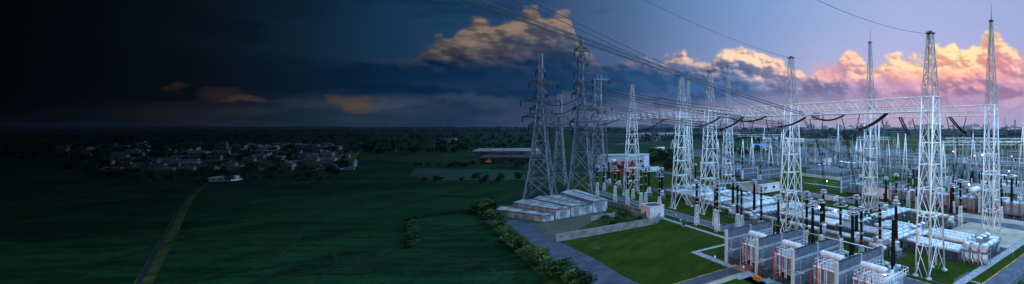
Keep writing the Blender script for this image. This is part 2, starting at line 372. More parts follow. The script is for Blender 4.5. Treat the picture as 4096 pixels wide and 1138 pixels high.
sl=bpy.data.lights.new('sun','SUN'); sl.energy=1.5; sl.angle=math.radians(9); sl.color=(1.0,.70,.58)
so=bpy.data.objects.new('sun',sl); C.objects.link(so)
sd=Vector((math.sin(SUN_AZ)*math.cos(SUN_EL),math.cos(SUN_AZ)*math.cos(SUN_EL),math.sin(SUN_EL)))
so.rotation_euler=sd.to_track_quat('Z','Y').to_euler(); so.location=(0,-50,80)
sc.view_settings.view_transform='Standard'; sc.view_settings.look='None'; sc.view_settings.exposure=.32; sc.view_settings.gamma=1
# ---------------------------------------------------------------- unseen sheets added overhead to block sky and sun from the left plain
M_blocker=mat('light_blocker_grey',(.006,.007,.009),1,0,.2,.004)
def deck(name,poly,z,th=60,seed=1):
    rr=random.Random(seed); g=MB(); n=len(poly); pts=[]
    for i in range(n):
        a=Vector(poly[i]); b=Vector(poly[(i+1)%n]); k=max(1,int((b-a).length/160))
        for j in range(k):
            p=a.lerp(b,j/k); pts.append((p.x+rr.uniform(-25,25),p.y+rr.uniform(-25,25)))
    g.prism(pts,z,z+th)
    o=g.build(name,M_blocker); tag(o,kind='structure'); return o
def bank():
    rr=random.Random(4); g=MB(); ys=[-172,-90,-20,30,90,160,240,330,440,580,760,1000,1350,1800,2400,3200,4200,5600,7500]; nx=30
    for y in ys:
        xe=-(24+.43*max(0,y))
        for k in range(nx+1):
            t=(k/nx)**2.1; x=xe+(-15000-xe)*t+ (rr.uniform(-1,1)*(10+.03*max(y,0)) if 0<k<nx else rr.uniform(-12,0))
            z=max(104,28+.332*y)+rr.uniform(0,1)**2*(14+.05*max(y,0))
            g.v.append((x,y+(rr.uniform(-15,15) if y>0 else 0),z))
    o=len(g.v); g.v+= [(v[0],v[1],v[2]+45+.05*max(v[1],0)) for v in g.v]
    w_=nx+1
    for r in range(len(ys)-1):
        for k in range(nx):
            a=r*w_+k; g.f.append([a,a+1,a+w_+1,a+w_]); g.f.append([o+a,o+a+w_,o+a+w_+1,o+a+1])
        g.f.append([r*w_,r*w_+w_,o+r*w_+w_,o+r*w_])
    for k in range(nx): g.f.append([k,o+k,o+k+1,k+1])
    tag(g.build('unseen_light_blocker',M_blocker,smooth=True),kind='structure')
bank()  # added rising sheet above the view, keeps skylight off the left ground
deck('unseen_light_blocker',[(-445,-176),(-7000,-176),(-7000,-2800),(-445,-2800)],106,9,3)  # added out-of-view sheet, shades the left field but leaves the station sunlit
deck('unseen_light_blocker',[(-60,-176),(-250,-176),(-250,-420),(-400,-900),(-400,-2500),(-60,-2500)],108,9,5)  # added out-of-view sheet closing off sky light from behind
# ---------------------------------------------------------------- haze
def haze():
    g=MB().box((-2500,2500,39.5),(15400,6000,81)); o=g.build('haze',mat('haze_air',(.8,.8,.8))); tag(o,kind='stuff')
    m=o.data.materials[0]; nt=m.node_tree
    for n in list(nt.nodes): nt.nodes.remove(n)
    out=nt.nodes.new('ShaderNodeOutputMaterial'); v=nt.nodes.new('ShaderNodeVolumePrincipled')
    v.inputs['Color'].default_value=(.50,.74,1,1); v.inputs['Density'].default_value=.00006; v.inputs['Anisotropy'].default_value=.82
    nt.links.new(v.outputs[0],out.inputs['Volume'])
if HAZE: haze()
# ---------------------------------------------------------------- ground sheets
def struct(o): return tag(o,kind='structure')
def sheet(name,poly,m,lv,px=True):
    pts=[(G(*p) if px else Vector((p[0],p[1],0))) for p in poly]
    g=MB(); g.quad(*[(p.x,p.y,.005*lv) for p in pts])
    me_o=g.build(name,m); 
    if me_o.data.polygons[0].normal.z<0: me_o.data.flip_normals()
    return struct(me_o)
def ground():
    g=MB(); xs=[-9400,6400]; g.quad((-10000,-450,0),(5000,-450,0),(5000,5300,0),(-10000,5300,0)); struct(g.build('ground',M_far))
ground()
# low hills on the left horizon
def hills():
    g=MB()
    for (px0,px1,hh,Y,seed) in ((1850,2450,52,4500,1),(2380,2790,66,4500,2),(200,1950,34,4400,3)):
        rr=random.Random(seed); n=40; o=len(g.v)
        for i in range(n+1):
            t=i/n; X=((px0+(px1-px0)*t)-CX)*Y/F; e=math.sin(pi*t)**.7
            h=H*1.0*0+hh*(e*(.55+.25*math.sin(t*9+seed)+.2*math.sin(t*23+seed*2)))+rr.uniform(0,2)
            g.v+= [(X,Y-500,0),(X,Y,max(1,h)),(X,Y+600,0)]
        for i in range(n):
            a=o+3*i; g.f+= [[a,a+3,a+4,a+1],[a+1,a+4,a+5,a+2]]
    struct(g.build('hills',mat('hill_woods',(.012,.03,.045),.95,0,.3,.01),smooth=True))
hills()
# fields on the left
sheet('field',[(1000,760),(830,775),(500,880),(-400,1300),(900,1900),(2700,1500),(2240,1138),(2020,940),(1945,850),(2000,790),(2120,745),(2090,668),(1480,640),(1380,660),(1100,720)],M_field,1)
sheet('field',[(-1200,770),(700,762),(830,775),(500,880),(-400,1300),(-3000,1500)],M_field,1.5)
sheet('field',[(1240,618),(1330,604),(1440,612),(1420,640),(1330,645)],M_yfield,2)
sheet('pond',[(1660,672),(2090,682),(2110,722),(1760,722),(1640,706)],mat('pond_water',(.008,.034,.018),.95,0,.2,.05),2)
def strip(name,pts,w,m,lv):
    P=[G(*p) for p in pts]; Lf=[];Rt=[]
    for i,p in enumerate(P):
        d=(P[min(i+1,len(P)-1)]-P[max(i-1,0)]).normalized(); n=Vector((-d.y,d.x,0)); ww=w if not isinstance(w,list) else w[i]
        Lf.append(p+n*ww/2); Rt.append(p-n*ww/2)
    g=MB(); o=0
    for a,b in zip(Lf,Rt): g.v+= [(a.x,a.y,.005*lv),(b.x,b.y,.005*lv)]
    for i in range(len(P)-1): g.f.append([2*i,2*i+1,2*i+3,2*i+2])
    ob=g.build(name,m)
    if ob.data.polygons[0].normal.z<0: ob.data.flip_normals()
    return struct(ob)
M_ditch=mat('ditch_soil',(.008,.013,.006),.95,0,.4,.3); M_ytrack=mat('dry_grass_track',(.024,.036,.006),.95,0,.4,.2)
strip('track',[(830,735),(775,775),(735,830),(690,920),(640,1010),(570,1138),(500,1260)],[1.2,1.8,1.8,1.9,1.8,1.8,1.8],M_ytrack,4)
strip('canal',[(822,735),(765,775),(722,830),(674,920),(622,1010),(552,1138),(480,1260)],.5,mat('canal_water',(.008,.014,.014),.8,0,.2,.3),5)
for k,(pl,wd) in enumerate([([(1000,1070),(1200,1058),(1400,1040),(1500,1008),(1560,980),(1660,952)],.8),([(1400,1075),(1480,1050),(1540,1005),(1600,970)],.7),([(1000,1120),(1180,1098),(1300,1084),(1500,1060)],.5),
    ([(1680,945),(1780,930),(1900,915),(1985,912)],.7),([(1220,905),(1170,980),(1080,1060)],.5),([(1000,990),(1100,978),(1300,955),(1420,948)],.5),([(1700,1085),(1840,1063),(2000,1055)],.5),([(1780,1030),(1900,1050),(1990,1090)],.45),
    ([(900,870),(1150,850),(1420,835)],.6),([(1250,820),(1480,800),(1700,808)],.7),([(700,930),(900,915),(1050,915)],.5),([(350,960),(560,935),(640,930)],.5),([(200,1040),(420,1030),(560,1010)],.5),([(1330,1010),(1350,1050),(1250,1138)],.4)]):
    strip('field_ditch',pl,wd,M_ditch,4)
# substation ground
sheet('lawn',[(2240,975),(2640,893),(2400,792),(2250,760),(2330,700),(2640,640),(3400,560),(4700,560),(5600,900),(5600,1400),(2560,1500),(2450,1190)],M_lawn,2)
sheet('scrub',[(2210,860),(2440,800),(2600,850),(2640,893),(2240,975),(2140,905)],M_scrub,3)
sheet('dirt_yard',[(2015,826),(2230,812),(2440,845),(2340,905),(2230,965),(2165,945),(2090,880)],mat('dirt',(.07,.065,.06),.95,0,.3,.25,.2,col2=(.035,.045,.025),detail=8),4)
sheet('access_road',[(1978,826),(2015,823),(2093,879),(2205,950),(2385,1040),(2500,1110),(2560,1138),(2800,1290),(2520,1330),(2350,1138),(2200,1030),(2100,958),(2030,890)],M_asph2,5)
sheet('road_verge',[(1935,822),(1978,826),(2030,890),(2100,958),(2200,1030),(2350,1138),(2520,1330),(2360,1360),(2200,1138),(2080,1030),(1960,905)],M_scrub,3)
# roads on the station grid; coordinates a along e1, b along e2
def gab(name,a0,b0,a1,b1,m,lv):
    P=[AB(a0,b0),AB(a1,b0),AB(a1,b1),AB(a0,b1)]
    g=MB(); g.quad(*[(p.x,p.y,.005*lv) for p in P]); o=g.build(name,m)
    if o.data.polygons[0].normal.z<0: o.data.flip_normals()
    return struct(o)
def ab(px,py,z=0):
    p=G(px,py,z); return (p.dot(E1),p.dot(E2))
ra0=57.4; ra1=61.0
r1a=ab(2773,896)[0]; r1b=ab(2773,880)[0]
w.cycles.sampling_method='MANUAL'; w.cycles.sample_map_resolution=128
cy=sc.cycles; cy.max_bounces=5; cy.diffuse_bounces=2; cy.glossy_bounces=2; cy.transmission_bounces=2; cy.volume_bounces=0; cy.use_denoising=True
# ---------------------------------------------------------------- station ground, on the grid
gab('service_road',57.4,10,60.6,175,M_asph,6)
gab('service_road',107.6,5,112.4,260,M_asph,6)
gab('perimeter_road',20,20.5,180,25.0,M_asph,7)
gab('approach_road',-5,57.3,43.4,60.5,M_asph2,7)
gab('cross_road',60.6,83.2,71,87.6,M_asph,7)
gab('footpath',53.8,63,54.8,112,M_pave,7)
gab('footpath',43.6,72.6,54,73.7,M_pave,8)
gab('footpath',43.3,60.6,44.6,73.6,M_pave,8.5)
gab('footpath',30,27.1,100.5,28.6,M_pave,8)
gab('footpath',54.8,98.4,57.3,98.9,M_pave,8)
gab('footpath',88,73.2,107.4,73.9,M_pave,8)
gab('footpath',113,90,113.8,128,M_pave,8)
gab('footpath',131.2,104,132.4,128,M_pave,8)
gab('footpath',66.2,25.4,66.7,27,M_pave,8)
gab('road_crossing',100.5,26.8,107.5,29,M_pave,8)
for a0,b0,a1,b1 in ((57.15,25,57.35,175),(60.65,26,60.85,83),(60.65,88,60.85,170),(107.35,31,107.55,200),(112.45,45,112.6,200),(62,25.05,98,25.2),(2,60.55,43.2,60.7),(2,57.1,43,57.25)):
    gab('kerb_line',a0,b0,a1,b1,M_kerb,9)
gab('sandy_ground',88,28.7,107.3,44,M_sand,5)
gab('sandy_ground',112.6,30,118,50,M_sand,5)
gab('gravel_area',-5,44,43.2,57.0,M_sand,5)
gab('lawn',8,48.5,41.0,55.4,M_lawn2,7)
gab('lawn',40,50,43.2,54.5,M_lawn2,8)
gab('rust_paving',43.5,57.0,47,60.5,M_brown,9)
gab('teal_slab',40.3,45.9,44.6,50.2,M_teal,9)
gab('teal_slab',40.3,37,44.4,41.3,M_teal,9)
gab('paved_strip',41.5,29,44.7,57,M_pave,8)
for b0,b1 in ((55.2,63),(46.4,54.2),(37.6,45.4),(28.3,36.6)):
    gab('bay_floor',44.8,b0,56,b1,M_pad,8)
gab('gis_slab',74.6,27.5,89.5,160,M_pad,6)
gab('gis_slab',98,44,104,66,M_pad,6)
for b in (42.9,52.3,61.7,84.2,92.9): gab('bushing_slab',68,b-1.6,72,b+1.6,M_pad,7)
gab('cable_trench',62,29,62.5,110,M_asph2,5)
gab('cable_trench',64.8,20+8.7,70.5,29.2,M_asph2,5)
gab('cable_trench',91.5,44,92.4,110,M_pave,5)
gab('yard_slab',118.6,45,131,92,M_pad,5)
gab('yard_slab',118.6,26,131,45,M_pad,5)
gab('yard_slab',122.5,150,137,212,M_asph2,5)
gab('lawn',131,30,190,135,M_lawn2,4)
gab('gravel_area',190,50,345,400,mat('gravel',(.050,.062,.058),.95,0,.35,.3,.2),4)
gab('service_road',183,45,187,260,M_asph,6)
gab('footpath',150,30,151,150,M_pave,6)
gab('distant_road',186,140,196,330,M_asph,6)

# ---------------------------------------------------------------- lattice gantry towers
def truss_face(g,A,B,r,lv,kind='x'):
    pass
def gantry_tower(name,label,group,wa,wb,ta,tb,zb,ztop,pa,pb,spire,levels,plevels,loc):
    """wa,wb base half-widths; ta,tb half-widths at beam; pa,pb half-widths at the peak"""
    t=thing(name,label,'lattice tower',loc,ANG,group)
    def cor(z,i):
        sx,sy=((-1,-1),(1,-1),(1,1),(-1,1))[i]
        if z<=zb: k=z/zb; x=wa+(ta-wa)*k; y=wb+(tb-wb)*k
        else: k=(z-zb)/(ztop-zb); x=ta+(pa-ta)*k; y=tb+(pb-tb)*k
        return Vector((sx*x,sy*y,z))
    for i in range(4):
        g=MB(); g.tube(cor(0.25,i),cor(zb,i),.155,8,.125); g.build('leg',M_steel,t,True)
        g=MB(); g.lathe(cor(0,i),[(.5,0),(.5,.18),(.3,.2),(.3,.32)],8); g.build('footing',M_conc,t)
    g=MB()
    for k in range(len(levels)-1):
        z0,z1=levels[k],levels[k+1]
        for i in range(4):
            j=(i+1)%4; a,b,c,d=cor(z0,i),cor(z0,j),cor(z1,i),cor(z1,j)
            wide=i in (0,2)
            if k>0: g.tube(a,b,.065,5)
            if wide and k<len(levels)-3:
                m=(c+d)/2; g.tube(a,m,.08,5); g.tube(b,m,.08,5)
            elif wide:
                g.tube(a,d,.06,5); g.tube(b,c,.06,5)
            else:
                if k%2: g.tube(a,d,.055,5)
                else: g.tube(b,c,.055,5)
                g.tube((a+b)/2,(a+c)/2,.05,4)
        a,b=cor(z0,0),cor(z0,2)
        if k>0: g.tube(a,b,.05,4)
    for i in range(4): g.tube(cor(zb,i),cor(zb,(i+1)%4),.1,5)
    g.build('bracing',M_steel,t)
    g=MB()
    for k in range(len(plevels)-1):
        z0,z1=plevels[k],plevels[k+1]
        for i in range(4):
            j=(i+1)%4; a,b,c,d=cor(z0,i),cor(z0,j),cor(z1,i),cor(z1,j)
            g.tube(a,c,.10,6); g.tube(a,d,.05,4); g.tube(b,c,.05,4); g.tube(c,d,.055,4)
            if k<2: g.tube((a+b)/2,(c+d)/2,.04,4)
    p=g.build('peak_frame',M_steel2,t)
    g=MB().box((0,0,ztop),(pa*2+.6,pb*2+.5,.14)); g.box((0,0,ztop+.2),(.5,.5,.35)); g.tube((-pa-.9,0,ztop+.05),(pa+.2,0,ztop+.05),.07,5)
    if spire: g.tube((0,0,ztop),(0,0,ztop+spire),.09,6,.03)
    g.build('cap_plate' if not spire else 'lightning_rod',M_dsteel,t)
    # ladder inside
    g=MB(); x0=wa*.45
    for s in (-.24,.24): g.tube((wa*.55+s,-.3,1),(ta*.4+s,-.2,zb),.035,4)
    z=1.2
    while z<zb: 
        k=z/zb; x=wa*.55+(ta*.4-wa*.55)*k; g.tube((x-.24,-.3,z),(x+.24,-.3,z),.03,4,cap=False); z+=.55
    g.build('ladder',M_steel,t)
    g=MB()
    for s in (-.2,.2): g.tube((ta*.7,s+tb*.2,zb),(pa*.9,s+.05,ztop-.3),.03,4)
    z=zb+.4
    while z<ztop-.4:
        k=(z-zb)/(ztop-zb); x=ta*.7+(pa*.9-ta*.7)*k; g.tube((x,-.2+tb*.2*(1-k),z),(x,.2+tb*.2*(1-k),z),.025,4,cap=False); z+=.6
    g.build('ladder',M_steel2,t)
    g=MB()
    for s in (-1,1):
        g.box((0,s*(tb-.1),zb-2.4),(ta*2,.05,.05)); g.box((0,s*(tb-.1),zb-1.9),(ta*2,.04,.04))
    g.build('railing',M_steel,t)
    return t
LA=[0,5.2,10,14.5,18.6,22.3,25.6,27.6,30.1]
TA=gantry_tower('gantry_tower','broad white lattice tower nearest the camera, its base closest to the bottom edge','lattice gantry towers of the front row',2.9,1.2,1.06,1.05,30.1,41,.36,.38,0,LA,[30.1,33.2,35.8,38,39.6,41],AB(65.4,33.5))
A_POS=[AB(65.4,33.5),AB(66.6,68.9),AB(67.5,104.0),AB(65.7,117.0),AB(65.3,151.7)]
for p,l in ((A_POS[1],'broad white lattice tower where the thick cables end, behind the near grey firewalls'),
            (A_POS[2],'white front row lattice tower third from the right, at the left end of the beam'),
            (A_POS[3],'white lattice tower close left of another, just right of the cube building'),
            (A_POS[4],'white lattice tower in front of the red and white building, leftmost of the front row')):
    dup(TA,p,ANG,l,group='lattice gantry towers of the front row')
LB=LA
TB=gantry_tower('mast_tower','tallest lattice tower with a spike, at far right above the white pipe ends','lattice gantry towers with lightning spikes',2.6,1.2,1.05,1.05,30.1,50,.25,.25,4.2,LB,[30.1,33.5,36.6,39.4,42,44.4,46.6,48.4,50],AB(100.5,35.9))
B_POS=[AB(100.5,35.9),AB(101.4,71.2),AB(100.9,142),AB(101.5,174.8)]
for p,l in ((B_POS[1],'spiked lattice tower behind the rear grey walls, between the two nearest front towers'),
            (B_POS[2],'spiked lattice tower in the middle distance beside the long white flat roofed building'),
            (B_POS[3],'spiked lattice tower farthest left of its row, partly hidden behind a front tower')):
    dup(TB,p,ANG,l,group='lattice gantry towers with lightning spikes')
def gantry_beam(label,p,q,group='lattice beams joining the gantry towers',z0=27.6,z1=30.1,hw=.98,r=.115,step=2.35,name='gantry_beam',mt=None):
    mt=mt or M_steel
    p=Vector((p.x,p.y,0)); q=Vector((q.x,q.y,0)); d=q-p; Ln=d.length; an=math.atan2(d.y,d.x)
    t=thing(name,label,'lattice beam',p,an,group); n=max(2,round(Ln/step))
    for s in (-1,1):
        for z in (z0,z1): MB().tube((0,s*hw,z),(Ln,s*hw,z),r,6).build('chord',mt,t)
    g=MB()
    for i in range(n):
        x0,x1=Ln*i/n,Ln*(i+1)/n
        for s in (-1,1):
            if i%2: g.tube((x0,s*hw,z0),(x1,s*hw,z1),r*.5,4)
            else: g.tube((x0,s*hw,z1),(x1,s*hw,z0),r*.5,4)
            if r>.1: g.tube((x0,s*hw,z0),(x0,s*hw,z1),r*.35,4)
        for z in (z0,z1):
            g.tube((x0,-hw,z),(x0,hw,z),r*.45,4); g.tube((x0,-hw,z),(x1,hw,z),r*.4,4)
    g.build('lacing',mt,t)
    if r>.1:
        g=MB(); g.box((Ln/2,-.3,z0+.12),(Ln,.5,.05))
        x=.8
        for s in (-.55,-.05): g.tube((0,s,z0+1),(Ln,s,z0+1),.025,4)
        while x<Ln: g.tube((x,-.55,z0+.1),(x,-.55,z0+1),.02,4); x+=1.2
        g.build('walkway',M_gsteel,t)
    return t
gantry_beam('long white lattice beam from the nearest front tower to the tower with the thick cables',A_POS[0]+E2*-1.2,A_POS[1]+E2*1.2)
gantry_beam('white lattice beam left of the tower where the thick cables end',A_POS[1]+E2*1.2,A_POS[2]+E2*1.2)
gantry_beam('short white lattice beam between the two close set front towers',A_POS[2]+E2*1.2,A_POS[3]+E2*1.2)
gantry_beam('dim white lattice beam between the cube building towers and the leftmost front tower',A_POS[3]+E2*1.2,A_POS[4]+E2*1.2)
gantry_beam('dim lattice beam running left from the leftmost front tower towards the pylons',A_POS[4]+E2*1.2,A_POS[4]+E2*34)
gantry_beam('white lattice beam ending at the tallest spiked tower at far right',B_POS[0]+E2*-1.2,B_POS[1]+E2*1.2)
gantry_beam('longest rear lattice beam, crossing behind the tower with the thick cables',B_POS[1]+E2*1.2,B_POS[2]+E2*1.2)
gantry_beam('rear lattice beam between the two left spiked towers',B_POS[2]+E2*1.2,B_POS[3]+E2*1.2)
# ---------------------------------------------------------------- firewalls and transformer bays
def firewall(b,label,a0=44.7,ln=11.2,h=5.9,group='grey block firewalls between the near transformers',bands=(2.0,4.3),posts=3):
    t=thing('firewall',label,'firewall',AB(a0,b),ANG,group)
    MB().box((ln/2,0,h/2-.05),(ln,.28,h-.1)).build('block_panel',M_block,t)
    g=MB()
    for z in bands: g.box((ln/2,0,z),(ln-.1,.31,.42))
    g.build('pale_band',M_blockw,t)
    for k in range(posts):
        g=MB(); g.box((ln*k/(posts-1),0,h/2+.03),(.42 if k==0 else .36,.46,h+.06)); g.build('post',M_conc if k==0 else M_blockw,t)
    MB().box((ln/2,0,h-.03),(ln-.5,.34,.12)).build('coping',M_pad,t)
    return t
WB=[63.5,54.7,45.9,37.1]
firewall(WB[0],'grey banded firewall at the edge of the big lawn, leftmost of the near four')
firewall(WB[1],'grey firewall with pale bands, second from the lawn, beside two dark cabinets')
firewall(WB[2],'grey firewall with pale bands, third from the lawn, in the middle of the near transformers')
firewall(WB[3],'grey firewall nearest the road, rightmost of the near four')
def transformer():
    t=thing('power_transformer','pale grey transformer with white cylinder tank between the first and second near firewalls','transformer',(0,0,0),ANG,'near transformers with white cylinder tanks')
    # local: x along bay depth, y along e2 ; origin = wall front of its left wall
    x0,x1,y0,y1=2.2,8.6,-7.6,-2.6; zt=3.55
    g=MB().box(((x0+x1)/2,(y0+y1)/2,(zt+.9)/2+.0),(x1-x0-1.2,y1-y0-1.0,zt-.9)); g.box(((x0+x1)/2,(y0+y1)/2,.45),(x1-x0-2,y1-y0-1.6,.9)); g.build('tank',M_tube2,t)
    def rad(xa,xb,ya,yb,side):
        g=MB(); n=9
        if side=='x':
            for i in range(n): y=ya+(yb-ya)*(i+.5)/n; g.box((xa,y,2.15),(.62,(yb-ya)/n*.55,2.5))
            for z in (.95,3.35): g.tube((xa,ya,z),(xa,yb,z),.1,6)
        else:
            for i in range(n): x=xa+(xb-xa)*(i+.5)/n; g.box((x,ya,2.15),((xb-xa)/n*.55,.62,2.5))
            for z in (.95,3.35): g.tube((xa,ya,z),(xb,ya,z),.1,6)
        g.build('radiator',M_tube2,t)
    rad(x0+.2,0,y1-2.2,y1-.1,'x'); rad(x0+.2,0,y0+.1,y0+2.2,'x')
    rad(x0+.6,x0+3.4,y1+.1,0,'y'); rad(x0+3.6,x1-.2,y1+.1,0,'y'); rad(x0+.6,x0+3.4,y0-.1,0,'y')
    g=MB(); yc=(y0+y1)/2
    for yy in (y0+2.45,y1-2.45):
        g.tube((x0-.1,yy,.1),(x0-.1,yy,3.9),.07,6)
    for z in (.9,1.8,2.7,3.6): g.tube((x0-.1,y0+2.45,z),(x0-.1,y1-2.45,z),.04,4)
    g.tube((x0-.1,y0+2.45,.9),(x0-.1,y1-2.45,2.7),.035,4); g.tube((x0-.1,y1-2.45,.9),(x0-.1,y0+2.45,2.7),.035,4)
    for yy in (y0+.1,y0+2.3,y1-2.3,y1-.1): g.tube((x0-.25,yy,.05),(x0-.25,yy,3.6),.06,5)
    g.tube((x0-.25,y0,3.6),(x0-.25,y1,3.6),.12,6); g.tube((x0-.25,y0,.3),(x0-.25,y1,1.9),.05,5); g.tube((x0-.25,y1,.3),(x0-.25,y0+1,1.8),.05,5)
    g.build('support_frame',M_steel,t)
    g=MB()
    for s in (0,.4): g.tube((x0-.45,y1-1.2-s,.1),(x0-.45,y1-1.2-s,4.3),.04,4)
    for k in range(12): g.tube((x0-.45,y1-1.2,.35+.33*k),(x0-.45,y1-1.6,.35+.33*k),.03,4)
    g.build('ladder',M_steel,t)
    g=MB()   # top deck slats
    for i in range(12): x=x0+.3+(x1-x0-.6)*i/11; g.box((x,(y0+y1)/2,zt+.08),(.14,y1-y0-.2,.1))
    g.build('top_deck',M_tube,t)
    g=MB()
    for z in (zt+.55,zt+1.05):
        for a,b in (((x0,y0),(x1,y0)),((x1,y0),(x1,y1)),((x1,y1),(x0,y1)),((x0,y1),(x0,y0))): g.tube((*a,z),(*b,z),.03,4)
    for i in range(9):
        x=x0+(x1-x0)*i/8
        for y in (y0,y1): g.tube((x,y,zt),(x,y,zt+1.05),.03,4)
    for i in range(7):
        y=y0+(y1-y0)*i/6
        for x in (x0,x1,x0+2.6): g.tube((x,y,zt),(x,y,zt+1.05),.03,4)
    g.build('railing',M_steel,t)
    # oil conservator
    cz=5.35; xc=3.3
    c=MB(); pr=[(.30,-2.12),(.44,-2.02),(.47,-1.9),(.47,1.9),(.44,2.02),(.30,2.12)]
    ca=Vector((xc,yc-.1,cz)); ys=[-2.12,-2.04,-1.95,1.95,2.04,2.12]; rs=[.34,.44,.47,.47,.44,.34]
    c.path([ca+Vector((0,y,0)) for y in ys],rs,16); con=c.build('conservator',M_whiteb,t,True)
    g=MB()
    for y in (-1.0,-.75,.4): g.torus(ca+Vector((0,y,0)),.49,.03,16,4,(0,1,0))
    for y in (-1.5,-.3,1.2): g.tube(ca+Vector((0,y,.4)),ca+Vector((0,y,.62)),.06,6)
    g.build('strap',M_gsteel,con)
    MB().box(ca+Vector((-.05,-2.15,-.05)),(.42,.05,.16)).build('gauge',M_dsteel,con)
    g=MB()
    for y in (-1.5,-.2,1.4):
        for s in (-.25,.25): g.tube(ca+Vector((s,y,-.3)),(xc+s*2.2,yc+y,zt),.06,5)
    g.tube(ca+Vector((0,.5,-.4)),(xc+1.6,yc+.5,zt+.3),.09,6); g.tube(ca+Vector((0,-.6,-.4)),(xc+1.8,yc-.8,zt+.3),.07,6)
    g.build('conservator_support',M_steel,t)
    g=MB(); g.path([(x0+.4,y1-.6,zt+.25),(x0+2.0,y1-.6,zt+.35),(x1-.4,y1-.8,zt+.3)],.13,7); g.path([(x0+.4,y0+.7,zt+.25),(x1-.4,y0+.9,zt+.3)],.13,7); g.path([(x0+3.8,y0+.7,zt+.3),(x0+3.8,y1-.6,zt+.3)],.11,7)
    g.build('oil_pipe',M_tube,t,True)
    # bushing on turret at the back
    bx=8.5
    g=MB(); g.lathe((bx,yc,0),[(.75,2.4),(.75,4.05),(.82,4.06),(.82,4.2),(.45,4.3)],14); tu=g.build('turret',M_tube,t,True)
    g=MB()
    for s in (-1,1): MB().tube((bx-.3,yc+s*.55,4.45),(bx-.3,yc+s*1.35,4.6),.24,9).build('expansion_vessel',M_tube,tu,True)
    pr=[(.42,4.25)]; z=4.35; k=0
    while z<11.0: k+=1; pr.append(((.34-.02*(z-4.3))+(.035 if k%2 else 0),z)); z+=.11
    pr.append((.16,11.2)); ins=MB().lathe((bx,yc,0),pr,12).build('bushing',M_black,t,True)
    g=MB(); g.tube((bx,yc,11.15),(bx,yc,11.9),.12,8,.08)
    g.build('terminal',M_gsteel,ins)
    g=MB().lathe((bx-2.2,yc-1.2,0),[(.32,3.5),(.32,4.5),(.2,4.55),(.2,4.6)],10); sm=g.build('small_turret',M_tube,t,True)
    pr=[(.16,4.6)]+[(.15+(.04 if k%2 else 0),4.6+.08*k) for k in range(1,24)]+[(.06,6.5),(.06,6.9)]
    MB().lathe((bx-2.2,yc-1.2,0),pr,9).build('small_bushing',M_black,t,True)
    return t
TR=transformer(); TR.location=AB(44.7,WB[0]+.2)
trs=[TR]
for k,l in ((1,'pale grey transformer with white cylinder tank behind the red poles, in the second near bay'),(2,'pale grey transformer with white cylinder tank, in the third near bay'),(3,'pale grey transformer with white cylinder tank nearest the camera, cut by the bottom edge')):
    trs.append(dup(TR,AB(44.7 if k<3 else 44.7,WB[k]+(0 if k<3 else 1.2)),ANG,l))
# grading rings on three of the bushings
for t in trs[:3]:
    g=MB(); g.torus((8.5,-5.1,11.9),.62,.09,20,6); g.torus((8.5,-5.1,11.3),.85,.09,20,6); g.torus((8.5,-5.1,10.9),.75,.07,20,6)
    for k in range(6):
        q=k*pi/3; g.tube((8.5+.6*math.cos(q),-5.1+.6*math.sin(q),11.9),(8.5+.84*math.cos(q),-5.1+.84*math.sin(q),10.95),.035,4)
    g.build('grading_ring',M_ring,t,True)
# red sprinkler poles, in fours before each bay
RP=['at the lawn side','second from the lawn','third from the lawn','rightmost']
nm=['first near transformer bay','second near transformer bay','third near transformer bay','nearest transformer bay']
pole=None
for k in range(4):
    for j,(da,db,h) in enumerate(((1.6,-2.1,2.6),(.85,-3.1,4.6),(.65,-4.4,4.9),(.5,-5.6,4.9))):
        lab='thin red pole %s of the four before the %s'%(RP[j],nm[k])
        if pole is None or j in (0,):
            pass
        t=thing('sprinkler_pole',lab,'red pole',AB(44.7+da,WB[k]+db),ANG,'red poles before the transformers')
        MB().tube((0,0,0),(0,0,h),.075,6).build('pole_shaft',M_red,t)
        g=MB(); g.tube((-.1,0,h-.25),(.55,0,h-.1),.03,4); g.tube((-.1,0,h*.55),(.5,0,h*.55),.03,4); g.tube((.5,0,h-.1),(.6,0,h-.1),.06,5); g.build('spray_nozzle',M_red,t)
for k in range(4):
    t=thing('lightning_pole','slim grey pole with cross arm before the %s'%nm[k],'pole',AB(44.5,WB[k]-1.9),ANG,'slim grey poles before the transformers')
    MB().tube((0,0,0),(0,0,4.7),.07,6).build('pole_shaft',M_gsteel,t); MB().tube((0,-.8,2.9),(0,.8,2.9),.04,4).build('cross_arm',M_steel,t)
    t=thing('lightning_pole','slim grey pole beside the red poles of the %s'%nm[k],'pole',AB(44.3,WB[k]-4.9),ANG,'slim grey poles before the transformers')
    MB().tube((0,0,0),(0,0,5.0),.07,6).build('pole_shaft',M_gsteel,t)
# tube busbar over the walls
t=thing('tube_busbar','long thin grey tube carried over the tops of the near firewalls','busbar',AB(52.2,33.5),ANG)
MB().tube((0,2.6,6.45),(0,33.4,6.45),.085,8).build('tube',M_ring,t,True)
for b in WB: 
    for da in (0,):
        g=MB(); g.tube((da,b-33.5,5.9),(da,b-33.5,6.4),.09,6); g.box((da,b-33.5,6.35),(.25,.3,.08)); g.build('support',M_gsteel,t)
